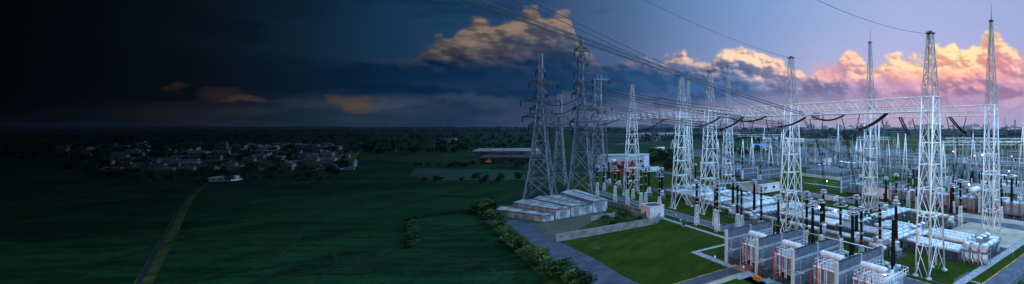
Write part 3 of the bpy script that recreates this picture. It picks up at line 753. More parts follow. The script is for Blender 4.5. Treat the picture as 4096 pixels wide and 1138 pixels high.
# cabinets, bench box, small lights near the walls
def cabinet(a,b,w,d,h,label,m=None,group=None):
    t=thing('control_cabinet',label,'cabinet',AB(a,b),ANG,group)
    MB().box((0,0,h/2+.1),(d,w,h)).build('box',m or M_green,t); MB().box((-d/2-.02,0,h/2+.1),(.03,w*.86,h*.88)).build('door',m or M_green,t)
    MB().box((0,0,.05),(d+.3,w+.3,.1)).build('plinth',M_conc,t)
    g=MB().box((0,0,h+.13),(d+.15,w+.15,.06)); g.build('lid',m or M_green,t)
p=ab(2929,1062); cabinet(p[0],p[1],.9,.6,1.5,'dark cabinet at the foot of the leftmost near firewall')
p=ab(3047,1110); cabinet(p[0],p[1],1.0,.8,1.9,'taller of two dark cabinets at the foot of the second firewall')
p=ab(3063,1115); cabinet(p[0],p[1],.8,.7,1.5,'shorter of two dark cabinets at the foot of the second firewall')
p=ab(2736,904); cabinet(p[0],p[1],.6,.6,1.4,'dark cabinet standing alone beside the footpath across the lawn')
p=ab(3028,1124); t=thing('barrier','low orange box on the grass in front of the near bays','barrier',AB(*p),ANG)
MB().box((0,0,.45),(.35,1.7,.75)).build('panel',M_org,t); MB().box((0,-.6,.05),(.6,.1,.1)).build('foot',M_dsteel,t); MB().box((0,.6,.05),(.6,.1,.1)).build('foot',M_dsteel,t)
def small_lamp(px,py,h,label,lit=None,name='garden_lamp'):
    t=thing(name,label,'lamp',G(px,py),0,'small lamps on the lawns')
    MB().tube((0,0,0),(0,0,h),.05,6).build('post',M_gsteel,t)
    g=MB(); g.lathe((0,0,0),[(.10,h-.05),(.17,h),(.17,h+.22),(.08,h+.3)],8); g.build('lamp_head',lit or M_white,t)
small_lamp(2860,1052,1.0,'small unlit lamp post on the stepped footpath near the firewalls')
small_lamp(2974,1100,1.2,'small unlit lamp post before the rust brown paving')
small_lamp(2722,902,1.2,'small lamp post left of the lone dark cabinet')
small_lamp(2704,870,.6,'small lamp post between the service road and the footpath')
small_lamp(4052,1028,1.0,'small lamp post beside the path crossing at far right')
small_lamp(3617,880,1.0,'small white lamp post between the white tubes behind the nearest tower')
small_lamp(3308,742,1.6,'lit warm lamp on the lawn left of the middle firewall',M_lampy)
for px,py,Y,s,l in ((3976,972,84,M_lampw,'bright pinkish lamp above the end of the white pipes'),(3540,1097,0,M_lampw,'bright small lamp on top of the nearest transformer'),(3278,830,110,M_lampw,'bright lamp among the white pipes behind the third firewall'),(3341,842,107,M_lampw,'bright lamp above the thick tanks left of the slotted cage insulator'),
    (3812,607,260,M_lampp,'small pink lamp in the far yard above the boxy white building'),(3898,624,250,M_lampp,'small pink lamp in the far yard left of the tallest tower'),(3929,620,250,M_lampy,'amber lamp on the tallest tower'),(4047,626,250,M_lampp,'small pink lamp in the far yard right of the tallest tower'),(4036,685,170,M_lampp,'pink lamp among the round tanks at right'),(3816,753,135,M_lampp,'violet lamp behind the right hand firewall'),(3876,739,135,M_lampp,'violet lamp left of the tallest tower among dark equipment')):
    if Y==0: P=AT(px,py,58)
    else: P=AT(px,py,Y)
    hgt=P.z
    t=thing('yard_lamp',l,'lamp',(P.x,P.y,0),0,'lit lamps in the yard')
    MB().tube((0,0,0),(0,0,hgt),.05,5).build('post',M_gsteel,t)
    r=.16 if Y<120 else .28
    g=MB(); g.lathe((0,0,hgt),[(r*.5,-r),(r,-r*.4),(r,r*.4),(r*.5,r)],8); g.build('bulb',s,t)
# ---------------------------------------------------------------- insulator columns
BANDC={'y':M_yel,'r':M_red}
def lattice_stand(t,h,wb=.46,wt=.30,m=None,r=.03,name='stand'):
    g=MB(); n=max(2,round(h/1.1))
    def c(k,i):
        q=wb+(wt-wb)*k/n; sx,sy=((-1,-1),(1,-1),(1,1),(-1,1))[i]; return Vector((sx*q,sy*q,h*k/n))
    for i in range(4):
        g.tube(c(0,i),c(n,i),r*1.3,5)
        for k in range(n):
            j=(i+1)%4; g.tube(c(k,i),c(k+1,j),r*.8,4); g.tube(c(k,j),c(k+1,i),r*.8,4); g.tube(c(k+1,i),c(k+1,j),r*.8,4)
    g.box((0,0,h+.03),(wt*2.5,wt*2.5,.08)); g.build(name,m or M_steel,t)
def column(px,ytop,ycol,yfoot,style,label,band=None,r=.30,group=None,cage=False,seg=3,Y=None,lod=1):
    P=G(px,yfoot); Y=P.y; zc=zat(ycol,Y); zt=zat(ytop,Y)
    t=thing('insulator_column',label,'insulator',P,ANG,group); n=12 if lod else 8
    if style=='stand':
        lattice_stand(t,zc-.15)
        g=MB().lathe((0,0,0),[(.36,zc-.15),(.36,zc+.1),(r*.9,zc+.15)],10); g.build('base_flange',M_tube,t)
    elif style=='pot':
        sh=min(1.3,zc*.4); lattice_stand(t,sh,.8,.75,M_gsteel,.06)
        g=MB().lathe((0,0,0),[(.3,sh),(.62,sh+.1),(.66,sh+.3),(.66,zc-.5),(.72,zc-.45),(.72,zc-.3),(r*1.15,zc-.1),(r*1.1,zc)],16)
        g.tube((-.5,0,sh+.8),(-1.3,0,sh+.8),.42,12); g.tube((0,.5,sh+1.5),(0,1.0,sh+1.5),.2,8)
        g.build('gas_housing',M_tube,t,True)
    else:
        MB().box((0,0,.15),(1.2,1.2,.3)).build('base',M_conc,t)
    tap=style!='stand'
    top=zt-(.25 if not cage else .3); pr=[]; z=zc; k=0; st=.10 if lod else .25
    while z<top:
        k+=1; f=(z-zc)/(top-zc); rr=r*(1.18-.5*f) if tap else r*.95
        if not tap:
            u=(f*seg)%1
            if u<.045 or u>.955: rr=r*.7
        pr.append((rr+(.035 if k%2 else -.01),z)); z+=st
    ins=MB().lathe((0,0,0),pr,n).build('insulator',M_black,t,True)
    g=MB()
    if not tap:
        for s in range(1,seg): 
            z=zc+(top-zc)*s/seg; g.lathe((0,0,z),[(r*1.0,-.16),(r*1.25,-.12),(r*1.25,.12),(r*1.0,.16)],10)
            if lod: g.torus((0,0,z-.12),r*1.55,.05,14,4); g.torus((0,0,z+.12),r*1.55,.05,14,4)
        g.build('joint_flange',M_ring,t,True)
    if band:
        z=zc+(.25 if tap else (top-zc)*.12); MB().lathe((0,0,z),[(r*1.12*(1.05 if tap else 1),-.12),(r*1.3,-.1),(r*1.3,.1),(r*1.12,.12)],12).build('colour_band',BANDC[band],t,True)
    R_=.85 if not tap else .75
    if cage:
        g=MB(); g.torus((0,0,zt),.45,.06,18,5); g.torus((0,0,zt-.75),.85,.06,20,5); g.torus((0,0,zt-1.5),1.3,.11,22,5)
        for k in range(8):
            q=k*pi/4; c,s=math.cos(q),math.sin(q); g.tube((.45*c,.45*s,zt),(1.3*c,1.3*s,zt-1.5),.035,4)
        g.tube((0,0,top-.1),(0,0,zt),.1,6); g.tube((-.45,0,zt),(.45,0,zt),.04,4)
        g.build('cage_ring',M_ring,t,True)
    elif style!='plain':
        g=MB(); g.torus((0,0,zt),R_*.72,.11,18,5); g.torus((0,0,zt-.5),R_,.13,20,5)
        if tap: g.torus((0,0,zt-.85),R_*.85,.07,18,5)
        for k in range(6):
            q=k*pi/3; c,s=math.cos(q),math.sin(q); g.tube((R_*.72*c,R_*.72*s,zt),(R_*c,R_*s,zt-.5),.03,4); g.tube((0,0,zt-.3),(R_*c,R_*s,zt-.5),.03,4)
        g.tube((0,0,top-.1),(0,0,zt+.1),.1,6)
        g.build('grading_ring',M_ring,t,True)
    return t
# slender segmented columns on lattice stands: px, top, bottom of column, foot, band, cage, label
gS='black segmented insulators on lattice stands'; gP='black tapering bushings on white housings'
for d in [
 (3520,812,959,1072,'r',True,'red banded insulator with wide cage ring behind the rightmost near firewall'),
 (3446,829,983,1012,'r',False,'short standed insulator with red band right behind the third transformer bay'),
 (3362,791,955,1024,None,True,'bandless segmented insulator with wide cage ring behind the third near firewall'),
 (3284,801,940,965,None,False,'segmented insulator with twin rings standing close before a yellow banded bushing'),
 (3227,766,923,975,'y',True,'segmented insulator with yellow band and cage ring just right of the cable tower'),
 (3150,777,912,935,'y',False,'segmented insulator with flat rings in front of the cable tower legs'),
 (3045,743,885,910,'r',True,'segmented insulator with red band and cage ring behind the leftmost near firewall'),
 (2966,748,862,906,'r',False,'right one of two standed insulators close together at the leftmost firewall corner'),
 (2950,731,856,911,None,False,'left one of two standed insulators close together at the leftmost firewall corner'),
 (2869,724,842,927,'y',True,'tall standed insulator with yellow band at the road edge nearest the leftmost firewall'),
 (2860,745,838,905,None,False,'insulator almost hidden behind the yellow banded one at the road edge'),
 (2787,724,820,901,'y',False,'lone standed insulator with yellow band between two front towers at the road edge'),
 (2638,688,788,822,'r',True,'standed insulator with cage ring right behind the white cube building'),
 (2564,673,772,838,'r',False,'standed insulator left of the white cube building, with low foot'),
 (2583,668,770,828,None,True,'cage ringed standed insulator directly above the left part of the cube building'),
 (2532,669,757,797,'y',False,'standed insulator with yellow band right of the leftmost front tower leg'),
 (2510,680,760,822,None,False,'bandless standed insulator at the foot of the leftmost front tower'),
 (2460,665,745,810,'y',True,'caged standed insulator with yellow band just above the sheds'),
 (2416,655,733,765,None,True,'caged standed insulator behind the right end of the sheds'),
 (2389,664,731,785,None,False,'standed insulator at the left end of the row above the sheds'),
 (3842,720,826,905,'r',False,'standed insulator with red band before the right bank of radiator transformers'),
 (3633,677,765,828,'y',True,'caged insulator with yellow band left of the nearest tower above the red pipes'),
 (3585,697,785,846,'y',False,'standed insulator with yellow band on the slab right of the middle firewalls'),
 (4004,712,828,884,None,True,'caged insulator between the tallest tower and the right edge'),
 (3813,700,808,853,None,True,'caged insulator standing behind the red banded bushing right of the nearest tower'),
 (3668,670,790,850,None,False,'insulator hidden behind the upper left leg of the nearest tower'),
 (2900,628,682,709,'y',True,'small far caged insulator left of the rear walls'),
 (2970,625,682,719,'y',False,'small far insulator with yellow band between two far radiator groups'),
 (3041,631,700,722,None,True,'small far caged insulator before the far grey wall'),
 (3126,650,690,712,None,False,'small far insulator left of the cable tower over the lawn'),
 ]:
    far=d[2]<722
    column(d[0],d[1],d[2],d[3],'stand',d[6],d[4],.27 if not far else .3,gS,d[5],lod=0 if d[1]<700 else 1)
for d in [
 (3584,804,961,1024,'r','stout black bushing with red band on white housing left of the nearest tower'),
 (3426,782,926,984,None,'bandless tapering bushing on white housing behind the third bay'),
 (3294,761,893,951,'y','tapering bushing with yellow band on white housing behind the third firewall'),
 (3017,721,840,893,None,'bandless tapering bushing above the conservator of the first transformer'),
 (2932,714,818,873,'y','tapering bushing with yellow band on white housing above the leftmost firewall'),
 (3544,709,815,850,'y','tapering bushing with yellow band beside the pale annex of the middle firewalls'),
 (3805,735,862,910,'r','tapering red banded bushing at a white tube end right of the nearest tower'),
 (4047,700,808,862,None,'bandless tapering bushing near the right edge among round tanks'),
 (2647,672,762,796,'y','tapering bushing close behind the cage insulator near the cube building'),
 (2596,665,751,786,'y','tapering bushing with yellow band left of the cube building'),
 (2475,649,723,752,None,'bandless tapering bushing in front of the red wall'),
 (2436,643,717,745,'y','tapering bushing with yellow band at the left edge of the red wall'),
 (2712,640,735,770,None,'tapering bushing between the legs of two close set towers'),
 (2781,655,718,752,'y','tapering bushing just right of the two close set towers')]:
    column(d[0],d[1],d[2],d[3],'pot',d[5],d[4],.34,gP,lod=0 if d[1]<700 else 1)
for d in [(3005,621,680,690,'far slim black insulator right of the far radiators'),(3084,618,688,697,'far thick black insulator above the second far radiators'),(3700,700,800,806,'plain black insulator hidden behind the nearest tower'),
          (3835,700,760,800,'plain black insulator left of the red banded standed one'),(4010,745,815,835,'plain short black insulator right of the tallest tower'),(3600,690,745,752,'plain black insulator on the far lawn behind the right firewall'),(3656,672,770,778,'tall plain black insulator behind the left leg of the nearest tower'),(3453,672,720,735,'thin dark insulator at the rear of the spiked tower lawn')]:
    column(d[0],d[1],d[2],d[3],'plain',d[4],None,.24,'plain black insulators',lod=0)
# ---------------------------------------------------------------- gas insulated tubes
def tube_run(label,a0,b0,a1,b1,z=1.6,r=.42,fl=2.6,group='white tube runs of the switchgear',m=None,ends=True,legs=True,name='gas_tube'):
    P=AB(a0,b0); Q=AB(a1,b1); d=Q-P; Ln=d.length; an=math.atan2(d.y,d.x)
    t=thing(name,label,'gas tube',P,an,group); n=max(1,round(Ln/fl))
    MB().tube((0,0,z),(Ln,0,z),r,14).build('tube',m or M_tube,t,True)
    g=MB()
    for i in range(n+1):
        x=Ln*i/n; g.tube((x-.07,0,z),(x+.07,0,z),r*1.22,14)
        if i and i%3==1: g.tube((x+.5,0,z),(x+.62,0,z),r*1.1,12)
    g.build('flange',M_gsteel if r<.6 else M_tube2,t)
    if legs:
        g=MB()
        for i in range(max(2,n//2+1)):
            x=.3+(Ln-.6)*i/max(1,n//2)
            for s in (-1,1): g.box((x,s*r*.8,(z-r)/2),(.14,.14,z-r+.1))
            g.box((x,0,z-r-.02),(.2,r*2.1,.12)); g.tube((x,-r*.8,.1),(x,r*.8,z-r),.04,4)
        g.build('support',M_gsteel,t)
    return t
gT='white tube runs of the switchgear'
tube_run('front white tube linking the foots of the bushings, from the leftmost to the bandless bushing',70.2,84,70.2,112,1.5,.40)
tube_run('front white tube passing behind the first and second near firewalls',70.2,62.6,70.2,83.2,1.5,.40)
tube_run('front white tube behind the third near firewall, between two white housings',70.2,53.3,70.2,60.8,1.5,.40)
tube_run('front white tube ending at the red banded bushing left of the nearest tower',70.2,43.8,70.2,51.5,1.5,.44)
tube_run('second white tube beside the one ending at the red banded bushing',71.6,44.5,71.6,58,1.3,.36)
for i,(a,l) in enumerate(((75.6,'nearest'),(77.0,'middle'),(78.4,'farthest'))):
    tube_run('%s of three long parallel white tubes passing behind the nearest tower'%l,a,32.5,a,62,1.7,.41)
    tube_run('%s of three long parallel white tubes behind the second and third firewalls'%l,a,62.6,a,82,1.7,.41)
for i,a in enumerate((72.6,74.0,75.4,76.8,78.2,79.6)):
    tube_run('%s nearest of six parallel white tubes just left of the cable tower'%ORD[i],a,84.5,a,104,1.9,.40)
for i,a in enumerate((72.6,74.0,75.4,76.8,78.2)):
    tube_run('%s nearest of five parallel white tubes left of the close set towers'%ORD[i],a,106,a,140,1.9,.44,3.2)
for i,b in enumerate((44.0,45.5,47.0)):
    tube_run('%s from the right of three white tubes running away behind the nearest transformer'%ORD[i],68.6,b,81.5,b+.1,2.7,.44)
for i,b in enumerate((58.2,59.7,61.2)):
    tube_run('%s from the right of three far white tubes crossing towards the rear bushing'%ORD[i],87,b,101.5,b,2.2,.42)
for i,b in enumerate((90.3,91.8,93.3)):
    tube_run('%s from the right of three white tubes running away over the six parallel ones'%ORD[i],69,b,83.5,b,3.0,.42)
for i,b in enumerate((116,117.5)):
    tube_run('%s of two dim white tubes running away left of the cube building'%('right one','left one')[i],69,b,83.5,b,3.0,.42)
tube_run('single white tube crossing the far lawn right of the middle firewalls',101.2,46.8,101.2,62.5,2.0,.48)
tube_run('thin white tube beside the one crossing the far lawn',102.8,50,102.8,62.5,1.6,.36)
tube_run('far white tube along the rear edge of the switchgear at left',88.5,96,88.5,150,1.8,.42,3.4)
tube_run('far white tube along the rear edge of the switchgear behind the cable tower',88.5,66,88.5,94,1.8,.42)
def bay(b,word,n=3,Ln=6.2,r=.60,a0=80.6,full=True):
    """three thick tanks side by side, a row of upright vessels and small drives"""
    ph=('nearest','middle','farthest')
    for k in range(n):
        a=a0+k*2.1; t=thing('breaker_tank','%s of the thick white tanks %s'%(ph[k],word),'tank',AB(a,b),ANG+pi/2,'thick white breaker tanks')
        g=MB(); g.path([(x,0,2.2) for x in (0,.15,.4,Ln-.4,Ln-.15,Ln)],[r*.7,r*.92,r,r,r*.92,r*.7],16); g.build('tank',M_tube,t,True)
        g=MB()
        for x in (.5,Ln*.5,Ln-.5): g.tube((x-.07,0,2.2),(x+.07,0,2.2),r*1.1,16)
        g.build('flange',M_tube2,t)
        g=MB(); g.tube((-1.6,0,2.2),(0,0,2.2),.36,10); g.tube((-1.7,0,2.2),(-1.6,0,2.2),.46,10)
        g.build('end_tube',M_tube,t,True)
        MB().tube((Ln,0,2.2),(Ln+1.4,0,2.2),.36,10).build('end_tube',M_tube,t,True)
        for x in (1.2,Ln-1.2): MB().tube((x,0,2.6),(x,0,3.25),.16,8).build('gauge_stub',M_tube,t,True)
        g=MB()
        for x in (.6,Ln-.6):
            for s in (-.5,.5): g.box((x,s,.8),(.13,.13,1.6))
            g.tube((x,-.5,.1),(x,.5,1.5),.04,4)
        g.build('support',M_gsteel,t)
        t=thing('upright_vessel','%s of the upright white vessels %s'%(ph[k],word),'vessel',AB(a,b-2.4),ANG,'upright white vessels')
        g=MB().lathe((0,0,0),[(.3,.7),(.55,.85),(.58,1.0),(.58,3.3),(.66,3.32),(.66,3.45),(.5,3.5),(.2,3.65)],14); g.build('vessel',M_tube,t,True)
        g=MB(); g.torus((0,0,3.3),.62,.05,14,4); g.torus((0,0,1.2),.62,.05,14,4); g.build('rim',M_gsteel,t)
        g=MB(); g.box((-.75,0,2.2),(.4,.5,.7)); g.build('drive_box',M_tube2,t)
        g=MB()
        for s in (-.4,.4):
            for q in (-.4,.4): g.box((s,q,.4),(.1,.1,.8))
        g.build('leg',M_gsteel,t)
        if full:
            t=thing('disconnector_drive','%s drive cluster beside the vessels %s'%(ph[k],word),'drive unit',AB(a,b-4.2),ANG,'small drive clusters')
            rr=random.Random(int(b*10)+k); g=MB()
            for q in range(4): 
                x,y=rr.uniform(-.6,.6),rr.uniform(-.6,.6); zz=rr.uniform(1.5,2.6)
                g.tube((x,y,zz-.4),(x,y,zz+.4),rr.uniform(.16,.32),9)
            g.tube((-.9,0,2),(.9,0,2),.34,10); g.tube((0,-1,2.1),(0,1,2.1),.3,10); g.build('housing',M_tube,t,True)
            g=MB(); g.box((-.7,-.6,1.5),(.35,.4,.6)); g.box((.5,.8,1.2),(.4,.3,.5)); g.build('drive_box',M_tube2,t)
            g=MB(); 
            for s in (-.6,.6): g.box((s,0,.75),(.1,.1,1.5)); g.tube((s,-.8,.1),(s,0,1.5),.04,4)
            g.build('leg',M_gsteel,t)
            for q in range(3):
                x=rr.uniform(-.7,.7)
for b,wd in ((47.6,'right behind the red banded bushing'),(64.5,'above the third near firewall'),(82.0,'behind the tower with the thick cables'),(97.5,'behind the third front tower'),(110,'behind the close set towers'),(124,'right of the leftmost front tower'),(137,'left of the leftmost front tower')):
    bay(b,wd)
bay(33.6,'at the right end of the white pipes',Ln=8.5,full=False,a0=81.0)
# end units at the right: boxes on frames
for k,(px,w_) in enumerate(((3862,'left'),(3897,'middle'),(3932,'right'))):
    p=ab(px+3,1050+ (px-3862)*.16)
    t=thing('end_unit','%s of three framed white drive units with lettered plates at the pipe ends'%w_,'switch drive',AB(p[0]+.4,p[1]),ANG,'framed drive units at the pipe ends')
    MB().lathe((0,0,0),[(.5,.35),(.62,.5),(.62,1.6),(.5,1.75)],14).build('lower_vessel',M_tube,t,True)
    g=MB().lathe((0,0,0),[(.56,2.2),(.56,3.6),(.5,3.68),(.2,3.72)],14); g.build('upper_vessel',M_tube,t,True)
    g=MB(); g.box((-.68,0,3.0),(.1,1.0,1.1)); g.build('plate',M_whiteb,t)
    g=MB(); 
    for q in range(5): g.box((-.745,.28-.14*q,3.3),(.02,.09,.14))
    g.box((-.745,0,3.08),(.02,.5,.04)); g.build('lettering',M_red,t)
    g=MB()
    for x in (-.75,.75):
        for y in (-.8,.8): g.box((x,y,1.45),(.09,.09,2.9))
    for z in (.8,2.0,2.9):
        for x in (-.75,.75): g.box((x,0,z),(.07,1.6,.07))
        for y in (-.8,.8): g.box((0,y,z),(1.5,.07,.07))
    g.tube((-.75,-.8,.1),(-.75,.8,2),.035,4); g.build('frame',M_gsteel,t)
    g=MB().path([(-.9,.4,2),(-1.1,.45,1.2),(-1.0,.2,.6),(-1.2,0,.15)],.09,6); g.build('drain_pipe',M_white if k else M_tube2,t,True)
    if k==1: MB().lathe((-1.1,.1,.1),[(.15,0),(.18,.2),(.1,.4)],8).build('valve',M_red,t)
tube_run('short white tube with open end under the bright lamp at far right',85.2,28.8,85.2,33.4,2.6,.5)
t=thing('tube_elbow','white elbow tube on the dark slab at the right end of the pipes','gas tube',AB(78.5,29.2),ANG)
MB().path([(0,0,2.6),(4.8,0,2.6),(6.2,0,2.6),(6.7,0,2.3),(6.8,0,1.6),(6.8,0,.2)],.5,12).build('tube',M_tube,t,True)
g=MB(); 
for x in (1,3.2,5.4): g.tube((x-.07,0,2.6),(x+.07,0,2.6),.62,12)
g.build('flange',M_tube2,t)
t=thing('tube_junction','white spherical tube junction with round cover behind the rightmost near firewall','tube junction',AB(66.9,44.6),ANG)
g=MB(); g.lathe((0,0,1.6),[(.35,-.85),(.75,-.6),(.9,0),(.75,.6),(.35,.85)],14); g.tube((-1.3,0,1.9),(0,0,1.9),.55,12); g.tube((0,-1.2,1.9),(0,2.5,1.9),.42,12); g.build('housing',M_tube,t,True)
g=MB(); g.tube((-1.4,0,1.9),(-1.3,0,1.9),.68,14); g.build('cover',M_whiteb,t)
g=MB()
for x in (-.8,.6):
    for y in (-.6,.6): g.box((x,y,.6),(.12,.12,1.2))
g.build('support',M_gsteel,t)
# ---------------------------------------------------------------- rear firewalls, radiator transformers, red pipes
gR='grey firewalls in the rear row'
for b,l,ln in ((98.3,'rear grey firewall with its pale post before the lamp lit lawn',11),(87.5,'rear grey firewall behind the spiked tower',11),(76.8,'rear grey firewall right of the pale annex',11),(66,'rear grey firewall left of the nearest tower',11),(55.5,'rear grey firewall with red piped radiators before it, right of the nearest tower',11),(46.7,'rear grey firewall ending beside the white cylinder, left of the tallest tower',11)):
    firewall(b,l,121.2,ln,group=gR)
for b,l in ((200.5,'distant grey firewall left of the small far insulators'),(189,'distant grey firewall second from the left'),(176,'distant grey firewall third from the left'),(163,'distant grey firewall nearest the far lawn, left of the cable tower'),(151,'distant grey firewall just left of the cable tower legs')):
    firewall(b,l,124,14,group='distant grey firewalls')
def rad_transformer(label,b,a=121,group='transformers with banks of round fans',sc_=1,red=True):
    t=thing('fan_transformer',label,'transformer',AB(a,b),ANG,group)
    MB().box((3.6,0,2.1),(4.2,6.4,3.2)).build('tank',M_tube2,t)
    for k in range(4):
        y=-3.1+2.05*k; g=MB()
        g.box((.9,y,2.3),(.9,.85,3.3)); g.build('radiator',M_tube2,t)
        g=MB()
        for q in range(4): g.torus((.42,y,.9+.92*q),.34,.12,14,5,(1,0,0)); g.tube((.43,y-.3,.9+.92*q),(.43,y+.3,.9+.92*q),.035,4); g.tube((.43,y,.6+.92*q),(.43,y,1.2+.92*q),.035,4)
        g.build('fan',M_dsteel,t)
    g=MB()
    for y in (-2.4,0,2.4): MB().lathe((4,y,0),[(.45,3.7),(.45,4.6),(.3,4.7)],10).build('turret',M_tube2,t)
    g=MB(); 
    for k in range(7): g.tube((1.4+.1*k,-3.0+k,.2),(1.4+.1*k,-3.0+k,4.6),.05,4)
    g.build('pipework',M_gsteel,t)
    return t
r1=rad_transformer('fan cooled transformer right of the foremost rear firewall post, behind the spiked tower',91.8)
def sib(src,lab,b,a=121): dup(src,AB(a,b),ANG,lab)
sib(r1,'fan cooled transformer with red pipes left of the nearest tower',71.6)
sib(r1,'fan cooled transformer with red pipes between the nearest tower and the red banded bushing',59.5)
sib(r1,'fan cooled transformer with red pipes left of the tallest tower',51.3)
sib(r1,'fan cooled transformer with red pipes right of the tallest tower',39.0)
sib(r1,'fan cooled transformer with red pipes cut by the right edge',30.5)
sib(r1,'small distant radiator transformer in the leftmost far bay',194.5,124)
sib(r1,'small distant radiator transformer with red marks, second far bay',182.5,124)
sib(r1,'small distant radiator transformer in front of the third distant firewall',169.5,124)
def red_pipes(label,b0,b1,a=119.2):
    t=thing('fire_pipe',label,'red pipe',AB(a,b0),ANG,'red fire pipes of the rear bays'); Ln=b1-b0
    for z in (1.6,3.6): MB().path([(0,0,z),(0,Ln,z)],.085,6).build('pipe_run',M_red,t,True)
    for x,y in ((0,0),(0,Ln),):
        MB().tube((x,y,.0),(x,y,4.2),.13,6).build('riser',M_red,t)
    MB().tube((0,Ln,3.6),(6.5,Ln,3.6),.11,6).build('branch',M_red,t); MB().tube((0,Ln*.45,3.6),(3,Ln*.45,6.0),.11,6).build('branch',M_red,t)
    g=MB()
    k=1.2
    while k<Ln: g.tube((.1,k,0),(.1,k,4.6),.06,4); k+=2.1
    g.build('post',M_gsteel,t)
red_pipes('red pipes around the transformer left of the nearest tower',67.5,76)
red_pipes('red pipes around the two transformers left of the tallest tower',48,65)
red_pipes('red pipes around the transformers right of the tallest tower',27,43)
t=thing('oil_cylinder','white cylinder tank on a frame beside the rear wall left of the tallest tower','tank',AB(119.5,48.4),ANG)
MB().tube((0,0,6.4),(5,0,6.4),.85,16).build('cylinder',M_whiteb,t,True)
g=MB()
for x in (.5,4.5):
    for y in (-.6,.6): g.box((x,y,2.9),(.15,.15,5.8))
g.build('frame',M_gsteel,t)
def box_building(name,label,a,b,da,db,h,m,cat='building',roof=None,win=None,plinth=True,group=None):
    """footprint from (a,b) extending da along e1 and db along e2"""
    t=thing(name,label,cat,AB(a,b),ANG,group)
    MB().box((da/2,db/2,h/2),(da,db,h)).build('wall',m,t)
    MB().box((da/2,db/2,h+.09),(da+.25,db+.25,.18)).build('roof',roof or M_white,t)
    MB().box((da/2,db/2,h+.2),(da-.4,db-.4,.06)).build('roof_deck',M_roofd if roof is None else roof,t)
    if plinth: MB().box((da/2,db/2,.2),(da+.1,db+.1,.4)).build('plinth',M_pad,t)
    for w in (win or []):
        if w[0]=='f': MB().box((-.02,w[1],w[2]),(.06,w[3],w[4])).build('window' if w[2]>1.3 else 'door',M_glass,t)
        else: MB().box((w[1],-.02,w[2]),(w[3],.06,w[4])).build('window' if w[2]>1.3 else 'door',M_glass,t)
    return t
box_building('control_building','long low white building with flat roof behind the pipes, left of the cable tower',97.4,117.5,10,10.4,3.6,M_white,win=[('f',3,1,1,2),('s',3,2.2,1.2,.8),('s',7,2.2,1.2,.8)])
box_building('annex','pale pink walled annex with two air conditioners before the rear firewalls',121.2,77.3,7,9.6,3.4,M_white,win=[('f',2,1,1,2)])
for k,b in enumerate((79.8,81.6)):
    t=thing('air_conditioner','%s air conditioner at the foot of the pale annex'%('right','left')[k],'air conditioner',AB(120.6,b),ANG,'air conditioners of the annex')
    MB().box((0,0,.65),(.5,1.2,1.1)).build('case',M_whiteb,t)
    for s in (-.3,.3): MB().torus((-.27,s,.7),.22,.05,12,4,(1,0,0)).build('fan_grille',M_dsteel,t)
box_building('utility_box','small low white block on the lawn beside the rear road, left of the spiked tower',104.8,88.3,2.6,4.6,1.7,M_whiteb,cat='hut')
for px,py,da,db,h,l in ((3301,656,7,15,3.6,'white building with flat grey roof on the far lawn behind the slim poles'),(3850,656,9,6,4.0,'boxy white building in the far yard right of the nearest tower'),(3775,697,5,8,3.3,'low white building behind the right side legs of the nearest tower'),(3655,662,7,6,4.2,'grey low building at the back of the yard left of the nearest tower'),(3960,640,10,12,5,'pale building far behind the round tanks at right'),(3400,615,20,30,6,'wide grey hall in the far yard behind the large round tanks'),(3560,630,16,14,5,'grey blue hall in the far yard left of the nearest tower')):
    p=ab(px,py); box_building('relay_building',l,p[0],p[1],da,db,h,M_white if 'white' in l else M_whiteb if 'pale' in l else M_tube2)
# cube building and its neighbours
t=thing('guard_building','small white cube building with dark flat roof and one window at the lawn corner','building',G(2600,884),math.radians(44))
MB().box((1.95,2.9,1.75),(3.9,5.8,3.5)).build('wall',M_white,t)
g=MB()
for x in (1.3,2.6): g.box((x,-.012,1.9),(.03,.03,3.1))
g.box((1.95,-.012,1.9),(3.9,.03,.03)); g.build('panel_joint',M_gsteel,t)
MB().box((1.95,2.9,3.53),(3.6,5.5,.06)).build('roof',M_roofd,t)
g=MB(); g.box((1.95,0.02,3.6),(4.0,.2,.22)); g.box((1.95,5.78,3.6),(4.0,.2,.22)); g.box((0.02,2.9,3.6),(.2,5.55,.22)); g.box((3.88,2.9,3.6),(.2,5.55,.22)); g.build('parapet',M_white,t)
wn=MB().box((-.02,2.9,1.3),(.06,.7,1.3)).build('window',M_glass,t)
MB().box((1.95,2.9,.3),(3.98,5.88,.6)).build('plinth',M_gsteel,t)
def ground_wall(name,label,pts,h,th=.3,m=None,cat='wall'):
    t=thing(name,label,cat,G(*pts[0]),0)
    o=G(*pts[0])
    for i in range(len(pts)-1):
        p=G(*pts[i])-o; q=G(*pts[i+1])-o; d=q-p; c=(p+q)/2
        MB().box((c.x,c.y,h/2),(d.length,th,h),math.atan2(d.y,d.x)).build('panel',m or M_conc,t)
        g=MB(); n=max(1,int(d.length/4))
        for k in range(n+1):
            s=p.lerp(q,k/n); g.box((s.x,s.y,h/2+.05),(.4,.4,h+.1),math.atan2(d.y,d.x))
        g.build('pier',m or M_conc,t)
M_wallp=mat('wall_render',(.22,.21,.20),.9,0,.2,.8,.2)
ground_wall('perimeter_wall','long grey wall between the big lawn and the sheds, ending at the cube building',[(2228,968),(2390,940),(2622,897),(2638,880)],1.7,.3,M_wallp)
ground_wall('perimeter_wall','grey wall along the road from the sheds to the cube building',[(2432,822),(2500,838),(2570,862)],1.6,.3,M_wallp)
ground_wall('perimeter_wall','short low grey wall in the rough grass right of the sheds',[(2366,884),(2455,868)],1.2,.3,M_wallp)
ground_wall('perimeter_wall','small square grey wall left of the cube building',[(2528,862),(2575,876),(2600,872)],1.4,.3,M_wallp)
M_shed=mat('shed_wall',(.40,.40,.41),.8,0,.25,.6,.1); M_shedr=mat('shed_roof',(.24,.25,.27),.7,.05,.35,.35)
